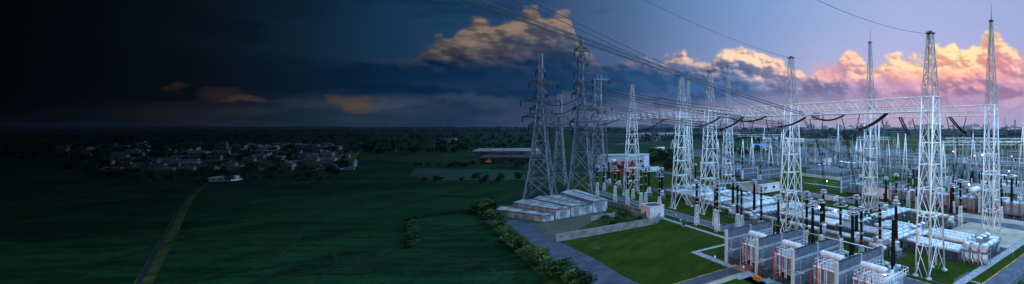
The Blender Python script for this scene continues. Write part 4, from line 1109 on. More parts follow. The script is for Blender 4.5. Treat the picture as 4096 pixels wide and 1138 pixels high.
# sheds: long low halls, each a skewed box with a ridged roof
def shed(label,f0,f1,h,rib=8):
    A_=Vector((-68.2,110.9,0)); B_=Vector((-60.3,123.4,0)); da=Vector((-18.5,9.8,0)); db=Vector((-19.5,19,0))
    p=A_.lerp(B_,f0); q=A_.lerp(B_,f1)-(B_-A_)*.012; dp=da.lerp(db,f0); dq=da.lerp(db,f1)
    t=thing('shed',label,'shed',p,0,'low grey sheds by the access road'); O=p
    c=[p-O,q-O,q+dq-O,p+dp-O]
    MB().prism([(v.x,v.y) for v in c],0,h).build('wall',M_shed,t)
    m0=(c[0]+c[1])/2; m1=(c[2]+c[3])/2; Z=Vector((0,0,h+.02)); U=Vector((0,0,h+.55)); e=(m0-m1).normalized()*.4
    g=MB(); o=[c[0]+Z+e,m0+U+e,c[1]+Z+e,c[3]+Z-e,m1+U-e,c[2]+Z-e]; g.v+= [tuple(v) for v in o]
    g.f+= [[0,1,4,3],[1,2,5,4],[0,2,1],[3,4,5],[0,3,5,2]]; g.build('roof',M_shedr,t)
    g=MB(); g.tube(c[0]+Z,c[3]+Z,.14,5); g.tube(m0+U,m1+U,.10,5); g.build('roof_edge',M_dsteel,t)
    d=(c[1]-c[0]); n=Vector((d.y,-d.x,0)).normalized()
    MB().box((c[0]+c[1])/2+n*.04+Vector((0,0,h*.4)),(d.length*.4,.08,h*.78),math.atan2(d.y,d.x)).build('door',M_gsteel,t)
for i,(f0,f1,h) in enumerate(((0,.27,2.7),(.27,.5,2.9),(.5,.69,2.8),(.69,1,3.3))):
    shed('%s from the left of the four grey roofed sheds beside the access road'%ORD[i],f0,f1,h)
shed('low lean-to at the left foot of the grey roofed sheds',-.22,-.02,1.7)
def facing(name,label,x0,y0,x1,y1,depth,h,m,roof,win,cat='building'):
    p=G(x0,y0); q=G(x1,y1); d=q-p; t=thing(name,label,cat,p,math.atan2(d.y,d.x)); w_=d.length
    MB().box((w_/2,depth/2,h/2),(w_,depth,h)).build('wall',m,t); MB().box((w_/2,depth/2,h+.12),(w_+.3,depth+.3,.24)).build('roof',roof,t)
    for (x,z,ww,hh) in win: MB().box((x*w_,-.03,z),(ww,.08,hh)).build('window',M_glass,t)
facing('warehouse','long bluish warehouse with a red front section behind the leftmost front tower',2384,688,2577,684,16,8.6,M_tube,M_roofm,[(.80,5.5,3,1.2),(.90,5.5,3,1.2),(.97,2,1.2,2.4)])
facing('red_building','red clad building block in front of the bluish warehouse',2452,697,2546,695,3,6.3,M_redwall,M_redwall,[(.25,3.6,4,1.2),(.6,3.6,4,1.2)])
facing('stair_tower','narrow white block between the red building and the warehouse front',2440,694,2453,694,3,7.2,M_white,M_white,[(.5,5.2,.8,.8)])
for k,(px,py,l) in enumerate(((2560,672,'small white van with red stripe beside the warehouse'),(2596,686,'white cargo truck parked right of the warehouse'),(2618,680,'second white truck parked right of the warehouse'))):
    p=G(px,py+6); t=thing('parked_truck',l,'truck',p,.5)
    MB().box((0,0,1.5),(4.4,2.0,1.9)).build('cargo_box',M_white,t); g=MB().box((3.0,0,1.1),(1.6,1.9,1.5),0,.9); cb=g.build('cab',M_whiteb,t)
    MB().box((3.82,0,1.4),(.05,1.6,.6)).build('windscreen',M_glass,cb)
    for x in (-1.4,2.8):
        for s in (-1,1): MB().tube((x,s*.85,.42),(x,s*1.05,.42),.42,12).build('wheel',M_black,t)
# ---------------------------------------------------------------- A-frame masts and far gantries
def a_frame(label,px,ytop,pxL,pxR,yf,r=.28,spike=0,mt=None,group='A shaped pole masts in the rear yard'):
    P=G((pxL+pxR)/2,yf); Y=P.y; zt=zat(ytop,Y); t=thing('mast',label,'mast',P,0,group)
    L_=(pxL-(pxL+pxR)/2)*Y/F; R_=-L_; tx=(px-(pxL+pxR)/2)*Y/F
    mt=mt or M_steel
    for x in (L_,R_): MB().tube((x,0,0),(tx,0,zt),r,8,r*.7).build('leg',mt,t,True)
    g=MB()
    for k in (.35,.7): g.tube((L_+(tx-L_)*k,0,zt*k),(R_+(tx-R_)*k,0,zt*k),r*.5,6)
    g.build('tie',mt,t)
    if spike: MB().tube((tx,0,zt-1),(tx,0,zt+spike),r*.5,6,.05).build('spike',mt,t)
    MB().box((tx,0,zt),(r*4,r*4,.3)).build('cap_plate',mt,t)
    return (px,ytop,Y)
AF=[(3007,545,2995,3022,697,0,'A shaped mast between two small far insulators left of the cable tower'),(3058,505,3046,3062,640,14,'slim mast with tall spike above the far lawn left of the cable tower'),(3081,566,3069,3097,697,0,'A shaped mast just left of the distant wall near the cable tower'),(3126,529,3117,3131,646,0,'thin A shaped mast touching the left leg line of the cable tower'),
 (2972,560,2960,2978,660,0,'thin A shaped mast behind the third spiked tower'),(3152,556,3145,3160,640,0,'thin A shaped mast seen through the cable tower'),
 (3353,500,3344,3359,664,12,'tall spiked mast right of the cable tower near the round tanks'),(3428,557,3409,3423,702,0,'leaning pair of poles left of the middle spiked tower'),(3442,560,3436,3449,700,0,'thin pole pair touching the left side of the middle spiked tower'),
 (3516,490,3506,3522,680,8,'tall thin mast just right of the middle spiked tower'),(3554,560,3543,3564,722,0,'A shaped mast standing at the rear wall above the yellow banded bushing'),(3592,535,3584,3602,670,0,'A shaped mast third left of the nearest tower'),
 (3622,538,3607,3631,735,0,'A shaped mast nearest left of the nearest tower'),(3773,567,3764,3784,736,0,'A shaped mast nearest right of the nearest tower'),(3892,538,3878,3912,716,14,'broad A shaped mast with spike left of the tallest tower'),(4092,500,4070,4100,735,30,'big spiked mast at the right edge of the picture'),
 (3690,560,3683,3697,660,0,'thin mast behind the nearest tower'),(3820,590,3813,3829,665,0,'thin mast above the boxy white building'),(2690,560,2680,2700,612,0,'dim far mast left of the close set towers'),(2905,562,2897,2912,640,0,'thin mast left of the third spiked tower'),(2872,560,2862,2880,655,0,'thin mast right of the third front tower')]
for (px,yt,a,b,yf,sp,l) in AF: a_frame(l,px,yt,a,b,yf,.24 if yf<690 else .22,sp)
q9=random.Random(77)
yp=thing('yard_pole','slim pale pole with a spike among many standing over the rear yard','pole',AB(170,80),0,'slim spiked poles of the rear yard')
MB().tube((0,0,0),(0,0,13),.2,6,.13).build('pole_shaft',M_steel,yp); MB().tube((0,0,13),(0,0,16.5),.06,5,.02).build('spike',M_dull,yp); MB().box((0,0,12.6),(1.1,.25,.2)).build('cross_arm',M_dull,yp)
yc=thing('post_insulator','tall black post insulator on a pale stand among many in the middle yard','insulator',AB(160,90),0,'tall black post insulators of the middle yard')
MB().tube((0,0,0),(0,0,2.6),.3,6,.22).build('pedestal',M_tube,yc)
MB().lathe((0,0,0),[(.3,2.6)]+[(.28 if k%2 else .2,2.6+.25*k) for k in range(1,18)]+[(.1,7)],8).build('insulator',M_black,yc); MB().torus((0,0,6.9),.55,.08,12,4).build('grading_ring',M_dull,yc)
for i in range(54):
    P=G(q9.uniform(2980,4096),q9.uniform(592,665)); dup(yp,P,q9.uniform(0,3),scale=(1,1,q9.uniform(.65,1.15)))
for i in range(64):
    x=q9.uniform(3180,4090); P=G(x,q9.uniform(640,700 if x>3500 else 655)); dup(yc,P,q9.uniform(0,3),scale=q9.uniform(.75,1.1))
def px_beam(label,x0,y0,x1,y1,th,Y0,Y1=None,mt=None,r=.09,name='yard_beam',step=3,group='lattice beams over the rear yard'):
    Y1=Y1 or Y0; p=AT(x0,y0,Y0); q=AT(x1,y1,Y1); d=Vector((q.x-p.x,q.y-p.y,0)); Ln=d.length; h=th*Y0/F
    zc=(p.z+q.z)/2
    gantry_beam(label,p,q,group,zc-h/2,zc+h/2,h*.45,r,step,name,mt)
px_beam('white yard beam left of the tallest tower over the rear yard',3782,558,3965,560,12,215)
px_beam('white yard beam right of the tallest tower over the rear yard',3965,560,4130,563,12,215)
px_beam('lower white yard beam behind the tallest tower',3740,574,4100,576,11,235)
px_beam('white yard beam through the middle spiked tower',3428,553,3560,555,9,225)
px_beam('long thin yard beam left of the cable tower above the far fields',2950,540,3130,545,7,290,r=.08)
px_beam('pale yard beam at the far left behind the close set towers',2855,532,2960,538,6,300,r=.08)
px_beam('yard beam between the cable tower and the spiked mast',3150,560,3350,562,7,260,r=.08)
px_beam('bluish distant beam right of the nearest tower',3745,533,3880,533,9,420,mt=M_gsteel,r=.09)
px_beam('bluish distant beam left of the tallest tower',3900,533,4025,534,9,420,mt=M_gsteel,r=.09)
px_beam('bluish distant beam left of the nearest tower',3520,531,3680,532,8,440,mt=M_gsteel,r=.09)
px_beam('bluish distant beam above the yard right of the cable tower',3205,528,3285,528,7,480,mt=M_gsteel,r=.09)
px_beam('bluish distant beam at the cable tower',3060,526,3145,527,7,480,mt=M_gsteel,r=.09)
# dense far switchyard: portals, posts, tubes
rr=random.Random(11)
def portal(label,a,b,L,h,m):
    t=thing('bus_portal',label,'portal frame',AB(a,b),ANG,'small portals of the far switchyard')
    for y in (0,L): 
        MB().tube((-.9,y,0),(0,y,h),.13,5).build('leg',m,t); MB().tube((.9,y,0),(0,y,h),.13,5).build('leg',m,t)
    g=MB(); n=int(L/1.6)
    for s in (-.35,.35): g.tube((s,0,h),(s,L,h),.06,4); g.tube((s,0,h+.7),(s,L,h+.7),.06,4)
    for k in range(n):
        y0,y1=L*k/n,L*(k+1)/n; g.tube((-.35,y0,h),(-.35,y1,h+.7),.04,4); g.tube((.35,y0,h+.7),(.35,y1,h),.04,4)
    g.build('beam',m,t)
P0=None
for i,a in enumerate((168,180,193,206,220,234,250,266,284,304,326)):
    b=a*.27+rr.uniform(0,8)
    while b<a*(1.12 if a>190 else .62):
        L_=rr.choice((12,16,20)); h_=rr.choice((7.5,9,11,13)) if i>2 else rr.choice((6,7.5,9))
        if not (a<200 and 110<b<150): portal('small grey portal frame among many in the far switchyard beneath the skyline',a+rr.uniform(-2,2),b,L_,h_,M_gsteel if (i+int(b))%3 else M_dull)
        b+=L_+rr.uniform(3,10)
proto=thing('post_insulator','thin dark post insulator on a grey pedestal among many in the far switchyard','insulator',AB(195,20),ANG,'post insulators of the far switchyard')
MB().tube((0,0,0),(0,0,2.3),.16,5).build('pedestal',M_gsteel,proto)
MB().lathe((0,0,0),[(.2,2.3)]+[(.2 if k%2 else .14,2.3+.22*k) for k in range(1,11)]+[(.05,4.8)],7).build('insulator',M_black,proto)
proto2=thing('post_insulator','thin pale post insulator on a grey pedestal among many in the far switchyard','insulator',AB(197,24),ANG,'pale post insulators of the far switchyard')
MB().tube((0,0,0),(0,0,2.3),.16,5).build('pedestal',M_gsteel,proto2)
MB().lathe((0,0,0),[(.2,2.3)]+[(.2 if k%2 else .14,2.3+.22*k) for k in range(1,11)]+[(.4,4.8),(.4,4.9),(.05,5.2)],7).build('insulator',M_tube2,proto2)
for i in range(14):
    a=172+i*9.5
    b=a*.28
    while b<a*(.62 if a<192 else 1.0):
        dup(proto if rr.random()<.6 else proto2,AB(a+rr.uniform(-3,3),b),scale=rr.uniform(.85,1.5)); b+=rr.uniform(7,14)
proto.location=AB(196,80); proto2.location=AB(199,92)
# round tanks
def rtank(label,px,yt,yb,wpx,cone=False,legs=True):
    P=G(px,yb); Y=P.y; h=zat(yt,Y); r=wpx*Y/F/2; t=thing('reactor_drum',label,'round tank',P,0,'white round tanks')
    z0=h*.32
    MB().lathe((0,0,0),[(r*.96,z0),(r,z0+.1),(r,h*.86),(r*1.06,h*.87),(r*1.06,h*.9),(r*.6,h*.98),(r*.2,h)],20).build('drum',M_tube,t,True)
    g=MB()
    for k in range(8): q=k*pi/4; g.tube((r*.8*math.cos(q),r*.8*math.sin(q),0),(r*.85*math.cos(q),r*.85*math.sin(q),z0),.16,5)
    g.build('post_ring',M_black,t)
for k,(px,yt,yb,w_) in enumerate(((3364,644,676,18),(3381,647,679,17),(3392,648,681,18),(3413,650,681,18),(3440,648,678,17))):
    rtank('%s from the left of the five large round tanks left of the middle spiked tower'%ORD[k],px,yt,yb,w_)
for k,(px,yt,yb,w_) in enumerate(((3276,657,678,12),(3296,655,678,14),(3315,655,676,14))):
    rtank('%s from the left of three small round tanks above the blue grey racks'%ORD[k],px,yt,yb,w_)
for k,(px,yt,yb,w_) in enumerate(((3924,693,733,26),(3956,695,737,30),(3987,694,735,26),(4014,698,742,28),(4058,700,744,22))):
    rtank('%s from the left of five big round tanks behind the tallest tower'%ORD[k],px,yt,yb,w_)
for k,(px,yt,yb,w_) in enumerate(((4030,722,755,24),(4010,732,764,22),(3975,730,758,20))):
    rtank('%s low tank in front of the big round tanks at right'%('right','middle','left')[k],px,yt,yb,w_)
# capacitor racks
def rack(label,a,b,L,w_=3,h=2.6):
    t=thing('capacitor_rack',label,'capacitor rack',AB(a,b),ANG,'blue grey capacitor racks')
    M=M_gsteel; g=MB(); q=random.Random(int(a*b))
    for lv in range(3):
        z=.9+lv*.85
        for x in (0,w_*.5,w_):
            g=MB()
            for k in range(int(L/.55)): g.box((x,k*.55+.3,z+.28),(.5,.3,.5+q.uniform(-.08,.08)))
            g.box((x,L/2,z),(.5,L-.4,.06)); g.build('can_row',M_rackb,t)
    g=MB()
    for y in [L*k/5 for k in range(6)]:
        for x in (-.3,w_+.3): g.box((x,y,h*.7),(.12,.12,h*1.4))
    for lv in range(4):
        for x in (-.3,w_+.3): g.box((x,L/2,.85+lv*.85),(.1,L,.1))
    g.build('frame',M_tube,t)
    g=MB()
    for k in range(int(L)): MB().tube((w_/2,k+.5,h+.9),(w_/2,k+.5,h+1.8),.12,5).build('bushing',M_tube2,t)
M_rackb=mat('capacitor_blue_grey',(.12,.18,.22),.5,.1,.3,3)
for k,(a,b) in enumerate(((152,136),(158,136),(164,136),(152,124.5),(158,124.5),(164,124.5))):
    rack(('blue grey capacitor rack in the %s block, %s row from the front'%(('left','right')[k//3],ORD[k%3])),a,b,9.5)
t=thing('picket_fence','low white picket fence around the capacitor racks','fence',AB(149.5,122),ANG)
g=MB()
for k in range(80): g.box((0,k*.32,.75),(.06,.2,1.5))
g.box((.06,12.8,.4),(.05,25.6,.1)); g.box((.06,12.8,1.2),(.05,25.6,.1)); g.build('pickets',M_white,t)
g=MB()
for k in range(60): g.box((k*.32,0,.75),(.2,.06,1.5))
g.build('side_pickets',M_white,t)
# dark equipment clutter in the right yard: posts and boxes
p3=thing('post_insulator','black post insulator on a white pedestal in the yard behind the right red pipes','insulator',AB(150,60),ANG,'black post insulators of the right yard')
MB().tube((0,0,0),(0,0,2.1),.14,6).build('pedestal',M_steel,p3)
MB().lathe((0,0,0),[(.24,2.1)]+[(.23 if k%2 else .16,2.1+.16*k) for k in range(1,17)]+[(.08,5)],8).build('insulator',M_black,p3)
p3.location=AB(150,50)
for i in range(8):
    a=136+i*6.5; b=a*.28
    while b<a*.46: dup(p3,AB(a+rr.uniform(-1,1),b),scale=rr.uniform(.85,1.25)); b+=rr.uniform(2.6,5)
eb=thing('switch_cabinet','small white cabinet among the black post insulators of the right yard','cabinet',AB(139,45),ANG,'white cabinets of the right yard')
MB().box((0,0,1.1),(1.4,1.8,2.2)).build('case',M_tube,eb); MB().box((-.72,0,1.1),(.04,1.3,1.7)).build('door',M_tube2,eb); MB().box((0,0,2.3),(1.6,2,.15)).build('lid',M_white,eb)
for i in range(44):
    a=136+rr.uniform(0,46); dup(eb,AB(a,a*rr.uniform(.28,.5)),ANG,scale=(rr.uniform(.7,1.3),rr.uniform(.7,1.6),rr.uniform(.6,1.3)))
def bustube(label,a,b0,b1,z,n=3,along='b'):
    t=thing('bus_tubes',label,'busbar',AB(a,b0),ANG,'long bus tubes over the yards'); L=b1-b0
    for k in range(n): MB().tube((k*1.6,0,z),(k*1.6,L,z),.13,6).build('tube',M_tube2,t)
    y=1
    while y<L:
        for x in (0,(n-1)*1.6): MB().tube((x,y,0),(x,y,z),.13,5).build('support',M_gsteel,t)
        MB().box(((n-1)*.8,y,z-.25),((n-1)*1.6+.6,.25,.2)).build('cross_beam',M_gsteel,t)
        y+=max(8,L/5)
bustube('five parallel bus tubes behind the red piped transformers left of the tallest tower',131,30,72,5.2,5)
bustube('bus tubes in front of the big round tanks',141,38,62,5.0,4)
bustube('thin bus tubes in the far yard right of the middle spiked tower',200,58,150,7,3)
bustube('thin bus tubes in the far yard behind the round tanks',212,62,150,8,3)
bustube('thin bus tubes in the rear of the far yard',236,66,240,8,3)
bustube('white tube frame before the boxy white building',158,55,78,3,2)
bustube('bus tubes above the distant transformers left of the cable tower',150,160,200,6,2)
# ---------------------------------------------------------------- insulator strings, rings and wires
def curve(p,q,sag,n=14):
    return [p.lerp(q,i/n)-Vector((0,0,sag*4*(i/n)*(1-i/n))) for i in range(n+1)]
def string(label,p,q,sag,r=.2,rings=True,group='thick insulator strings under the beams',pair=True):
    t=thing('insulator_string',label,'insulator string',p,0,group); o=p
    N_=max(20,int((q-p).length/.16)); pts=curve(Vector((0,0,0)),q-o,sag,N_)
    off=Vector((0,0,.0))
    d=(q-p).normalized(); sd=d.cross(Vector((0,0,1))).normalized()*.28
    for s in ((-1,1) if pair else (0,)):
        g=MB(); g.path([x+sd*s for x in pts],[r*(1 if k%2 else .55) for k in range(len(pts))],7); g.build('insulator',M_black,t)
    if rings:
        for k,(c) in enumerate((q-o-d*.5,q-o-d*1.6)):
            for s in (-1,1):
                MB().torus(c+sd*s*2,.75,.07,16,5,sd).build('grading_ring',M_dsteel,t,True)
    g=MB(); g.tube((0,0,0),pts[1]*1.0+Vector((0,0,.05)),.12,5); g.box(pts[-1],(.5,.5,.3)); g.build('clamp',M_dsteel,t)
    return t
YA=95.6
def P3(px,py,Y): return AT(px,py,Y)
string('insulator string sagging right of the cable tower top, from beam to cables',P3(3378,460,88),P3(3252,467,90),1.0)
string('insulator string left of the cable tower under the beam',P3(3066,466,97),P3(2930,476,99),.9)
string('insulator string rising to the beam left of the cable tower, slanting to a ring cluster',P3(3222,470,90),P3(3112,508,86),.5)
string('insulator string slanting down left from the beam beside the middle spiked tower',P3(3546,455,78),P3(3426,522,72),.5)
string('insulator string slanting down from the beam right of the third front tower',P3(2972,470,103),P3(2876,520,98),.5)
string('insulator string slanting down right of the close set towers',P3(2880,470,112),P3(2790,506,108),.5)
string('thick insulator string slanting down right between the nearest and the tallest tower',P3(3799,468,104),P3(3866,535,118),.5)
string('insulator string left of the close set towers, sloping to the dim beam',P3(2665,474,140),P3(2555,528,136),.5)
string('dim insulator string left of the leftmost front tower',P3(2480,475,150),P3(2400,500,147),.4)
string('insulator string dropping behind the nearest tower on its left',P3(3600,470,95),P3(3640,540,110),.3,.16)
for k,(x0,x1,y0,y1,Y,l) in enumerate(((3368,3379,470,520,100,'first hanging insulator right of the cable tower string'),(3439,3425,457,517,92,'hanging insulator over the middle of the near beam'),(3526,3539,474,520,88,'hanging insulator right of the middle spiked tower'),(3786,3797,468,515,100,'hanging insulator right of the nearest tower'),(3865,3853,467,520,104,'hanging insulator between the nearest and the tallest tower'),(3650,3662,474,526,96,'hanging insulator left of the nearest tower'),(3115,3110,480,530,100,'hanging insulator left of the cable tower'),(3016,3004,480,530,104,'hanging insulator left of the cable tower beam middle'),(3065,3075,478,530,104,'hanging insulator between two others left of the cable tower'),(3240,3248,478,528,96,'hanging insulator just right of the cable tower'),(3293,3284,478,530,98,'hanging insulator right of the cable tower, over the far yard'),(2970,2978,480,525,110,'hanging insulator right of the third spiked tower'),(2886,2876,480,520,116,'hanging insulator right of the third front tower'),(2610,2616,478,520,150,'dim hanging insulator right of the leftmost front tower'),(2650,2642,478,520,150,'dim hanging insulator left of the close set towers'))):
    string(l,P3(x0,y0,Y),P3(x1,y1,Y-.5),.05,.13,False,'thin hanging insulators under the beams',False)
# loose ring pairs
for k,(px,py,Y,l) in enumerate(((2560,552,150,'ring pair under the leftmost front tower beam'),(2625,556,150,'ring pair left of the close set towers'),(2905,574,120,'ring pair right of the third front tower, low'),(3088,590,110,'ring pair over the far lawn left of the cable tower'),(3345,560,100,'ring pair above the round tanks'),(4020,590,120,'ring pair right of the tallest tower'))):
    P=P3(px,py,Y); t=thing('grading_ring_pair',l,'grading rings',P,0,'grading ring pairs hanging on droppers')
    for s in (-.7,.7): MB().torus((s,0,0),.8,.07,18,5,(.2,1,0)).build('ring',M_gsteel,t,True)
    MB().tube((0,0,0),(0,0,zat(472,Y)-P.z),.05,4).build('dropper',M_wire,t)
def wires(label,ends,r=.05,sag=1,name='conductor_bundle',group=None,n=18):
    o=ends[0][0]; t=thing(name,label,'power line',o,0,group)
    for p,q in ends: MB().path(curve(p-o,q-o,sag,n),r,4).build('cable',M_wire,t)
ends=[]
for dx,dz in ((0,0),(.0,.5),(.5,0),(.5,.5)): ends.append((P3(1790,-22,42)+Vector((dx,0,dz)),P3(3215,462,92)+Vector((dx,0,dz))))
wires('thickest four black cables from the upper left down to the cable tower',ends,.055,.5)
ends=[]
for dx,dz in ((0,0),(.5,.5)): ends.append((P3(1980,-40,44)+Vector((dx,0,dz)),P3(3100,470,96)+Vector((dx,0,dz))))
wires('two black cables just above the thickest four, from the top edge',ends,.05,.3)
ends=[(P3(2310,345,150)+Vector((0,0,z)),P3(2935,474,100)+Vector((0,0,z))) for z in (0,.7,1.6,2.4)]
wires('four dark cables from the right pylon to the beam left of the cable tower',ends,.06,1.2)
ends=[(P3(2335,400,150)+Vector((0,0,z)),P3(2870,520,98)+Vector((0,0,z))) for z in (0,.6,1.3)]
wires('three dark cables from the right pylon to the low third tower rings',ends,.06,1.0)
ends=[(P3(2340,440,150)+Vector((0,0,z)),P3(2790,505,108)+Vector((0,0,z))) for z in (0,.6,1.2)]
wires('three dark cables from the right pylon to the ring cluster of the close set towers',ends,.06,1.0)
ends=[(P3(2400,355,300)+Vector((0,0,z)),P3(3110,508,86)+Vector((0,0,z))) for z in (0,.5,1.0)]
wires('three dark cables from the portal pylon to the string left of the cable tower',ends,.06,1.5)
ends=[(P3(2160,408,150)+Vector((0,0,z)),P3(2330,380,152)+Vector((0,0,z))) for z in (0,-3)]
wires('two sagging cables between the two blurred pylons',ends,.12,2.5)
ends=[(P3(2160,480,150)+Vector((0,0,z)),P3(2560,526,140)+Vector((0,0,z))) for z in (0,-2)]
wires('low cables from the left pylon to the leftmost front tower',ends,.10,2)
def single(label,pts,r=.035):
    o=pts[0]; t=thing('shield_wire',label,'wire',o,0,'single wires to the tower tops'); 
    MB().path([p-o for p in pts],r,4).build('cable',M_wire,t)
single('thin wire curving down to the top of the cable tower',curve(P3(2540,-20,70),P3(3172,236,95.6),1.0))
single('thin wire curving down to the top of the nearest tower',curve(P3(3240,-12,50),P3(3712,136,70.6),.8))
single('faint wire curving down to the top of the third front tower',curve(P3(2310,140,90),P3(2840,284,120),.8))
single('faint wire running to the top of the leftmost front tower',curve(P3(2180,240,160),P3(2528,330,152),1.0))
# jumper droppers: bundles of four
def jumper(label,P,off=.35):
    o=P[0]; t=thing('jumper_bundle',label,'jumper cables',o,0,'curved jumper cables'); n=len(P)
    # catmull-rom through P
    pts=[]
    for i in range(n-1):
        p0,p1,p2,p3=P[max(i-1,0)],P[i],P[i+1],P[min(i+2,n-1)]
        for k in range(8):
            s=k/8; pts.append(.5*((2*p1)+(p2-p0)*s+(2*p0-5*p1+4*p2-p3)*s*s+(3*p1-3*p2+p3-p0)*s**3))
    pts.append(P[-1])
    for k in range(4):
        v=Vector(((k%2)*off,0,(k//2)*off)); MB().path([p-o+v for p in pts],.045,4).build('cable',M_wire,t)
jumper('black jumper cables curving right from the cable tower rings to the far mast',[P3(3212,482,90),P3(3262,560,92),P3(3320,606,98),P3(3380,620,110),P3(3470,612,130)])
jumper('black jumper cables swooping under the middle spiked tower',[P3(3372,530,74),P3(3395,590,78),P3(3450,630,84),P3(3520,642,90),P3(3580,620,100)])
jumper('black jumper cables falling left of the cable tower',[P3(3050,520,95),P3(3075,570,100),P3(3130,612,108),P3(3190,640,112)])
jumper('black jumper cables hanging down to the bushing right of the cable tower',[P3(3262,560,92),P3(3285,650,92),P3(3296,755,93)],.25)
jumper('black jumper cables hanging to the bushing left of the middle spiked tower',[P3(3380,540,74),P3(3400,650,80),P3(3426,778,87)],.25)
jumper('black jumper cables falling right of the third front tower',[P3(2780,512,105),P3(2810,575,108),P3(2860,610,112),P3(2930,640,118)])
jumper('black jumper cables hanging to the bushing above the rear annex',[P3(3555,520,110),P3(3550,620,116),P3(3546,706,121)],.25)
jumper('black jumper cables hanging to the red banded bushing right of the nearest tower',[P3(3810,500,104),P3(3830,600,104),P3(3808,732,105.5)],.25)
jumper('grey jumper cables right of the tallest tower',[P3(3866,535,118),P3(3925,580,125),P3(4010,600,130),P3(4090,570,125)],.25)
# rigid tubes from insulator to insulator
def link(label,p,q):
    t=thing('connection_tube',label,'busbar',p,0,'thin grey tubes joining insulator tops'); g=MB().path(curve(Vector((0,0,0)),q-p,.15,8),.07,6); g.build('tube',M_ring,t,True); MB().box((0,0,0),(.3,.3,.2)).build('clamp',M_gsteel,t)
link('grey tube from the cage insulator behind the leftmost firewall towards its neighbour',P3(2869,735,98),P3(3017,725,107))
link('grey tube running to the yellow banded cage insulator right of the cable tower',P3(3150,788,93),P3(3227,770,89))
link('grey tube joining the two caged insulators behind the third firewall',P3(3284,806,90),P3(3362,793,80))
link('grey tube to the red banded cage insulator of the rightmost firewall',P3(3446,835,83),P3(3520,814,73))
link('grey tube from the cage insulator at the third firewall towards the rear',P3(3362,793,80),P3(3426,784,87))
link('grey tube from the lone standed insulator to the right',P3(2787,728,105),P3(2869,722,98))
# ---------------------------------------------------------------- pylons
def pylon(label,px,ytop,yb,wb,wt,arms,mt,name='pylon',group='blurred pylons left of the station',armt=None,n=9,r=.14,Y=None):
    P=G(px,yb); Y=P.y; h=zat(ytop,Y); s=Y/F; t=thing(name,label,'pylon',P,.35,group)
    B=wb*s/2*.8; Tt=wt*s/2
    def hw(z): 
        k=z/h; return B+(Tt-B)*min(1,k*1.35)**.75 if k<1 else Tt
    lev=[h*(1-(1-k/n)**1.25) for k in range(n+1)]
    for i in range(4):
        sx,sy=((-1,-1),(1,-1),(1,1),(-1,1))[i]; g=MB()
        g.path([(sx*hw(z),sy*hw(z),z) for z in lev],r,5); g.build('leg',mt,t)
    g=MB()
    for k in range(n):
        z0,z1=lev[k],lev[k+1]; a,b=hw(z0),hw(z1)
        for i in range(4):
            p,q=((-1,-1),(1,-1),(1,1),(-1,1))[i],((1,-1),(1,1),(-1,1),(-1,-1))[i]
            g.tube((p[0]*a,p[1]*a,z0),(q[0]*b,q[1]*b,z1),r*.55,4); g.tube((q[0]*a,q[1]*a,z0),(p[0]*b,p[1]*b,z1),r*.55,4); g.tube((p[0]*b,p[1]*b,z1),(q[0]*b,q[1]*b,z1),r*.55,4)
    g.build('bracing',mt,t)
    for ya,wl,wr in arms:
        z=zat(ya,Y); g=MB(); q=hw(z); hh=1.5*max(1,s*8)
        for sgn,w_ in ((-1,wl),(1,wr)):
            x=sgn*w_*s
            for yy in (-q,q): g.tube((0,yy,z),(x,0,z+.2),r*1.5,4); g.tube((sgn*q,yy,z+hh),(x,0,z+.2),r*1.1,4)
            m=4
            for k in range(1,m): 
                f=k/m; g.tube((x*f,q*(1-f),z),(x*f,-q*(1-f),z),r*.5,4); g.tube((x*f,0,z),(x*(f-.5/m),0,z+hh*(1-f)),r*.5,4)
        g.build('cross_arm',armt or mt,t)
        g=MB()
        for sgn,w_ in ((-1,wl),(1,wr)):
            if w_<12 : continue
            x=sgn*w_*s; MB().path([(x,0,z-.2*k) for k in range(9)],[.22 if k%2 else .1 for k in range(9)],6).build('insulator',M_black,t)
    return t
M_pyl=mat('pylon_steel',(.17,.20,.24),.6,.3,.2,.5)
pylon('left one of two blurred steel pylons behind the sheds',2162,215,792,120,10,[(335,38,60),(408,68,70),(471,62,64),(440,36,40),(375,22,22),(290,16,16),(505,40,60)],M_pyl,armt=M_dsteel,r=.27)
pylon('right and taller one of two blurred steel pylons behind the sheds',2325,155,775,110,12,[(205,24,28),(296,26,50),(230,10,14),(380,34,34),(440,30,60),(490,40,60),(530,30,60),(250,14,22),(340,26,40)],M_pyl,armt=M_dsteel,r=.27)
pylon('third dim lattice pylon just right of the two blurred pylons',2392,300,760,74,22,[(320,20,40),(430,30,50),(470,24,60)],M_gsteel,r=.15)
pylon('short dim lattice tower between the two blurred pylons, set behind them',2238,380,742,60,14,[(470,30,30),(500,40,40)],M_gsteel,armt=M_dsteel,r=.17)
gD='distant power pylons'
pylon('dark distant pylon with flat top arm right of the blurred pair',2406,326,690,60,26,[(328,20,84),(405,14,60)],M_dsteel,group=gD,r=.16)
pylon('dark distant pylon with Y shaped top between two front towers',2630,392,600,42,14,[(400,40,46),(430,60,58)],M_dsteel,group=gD,r=.17)
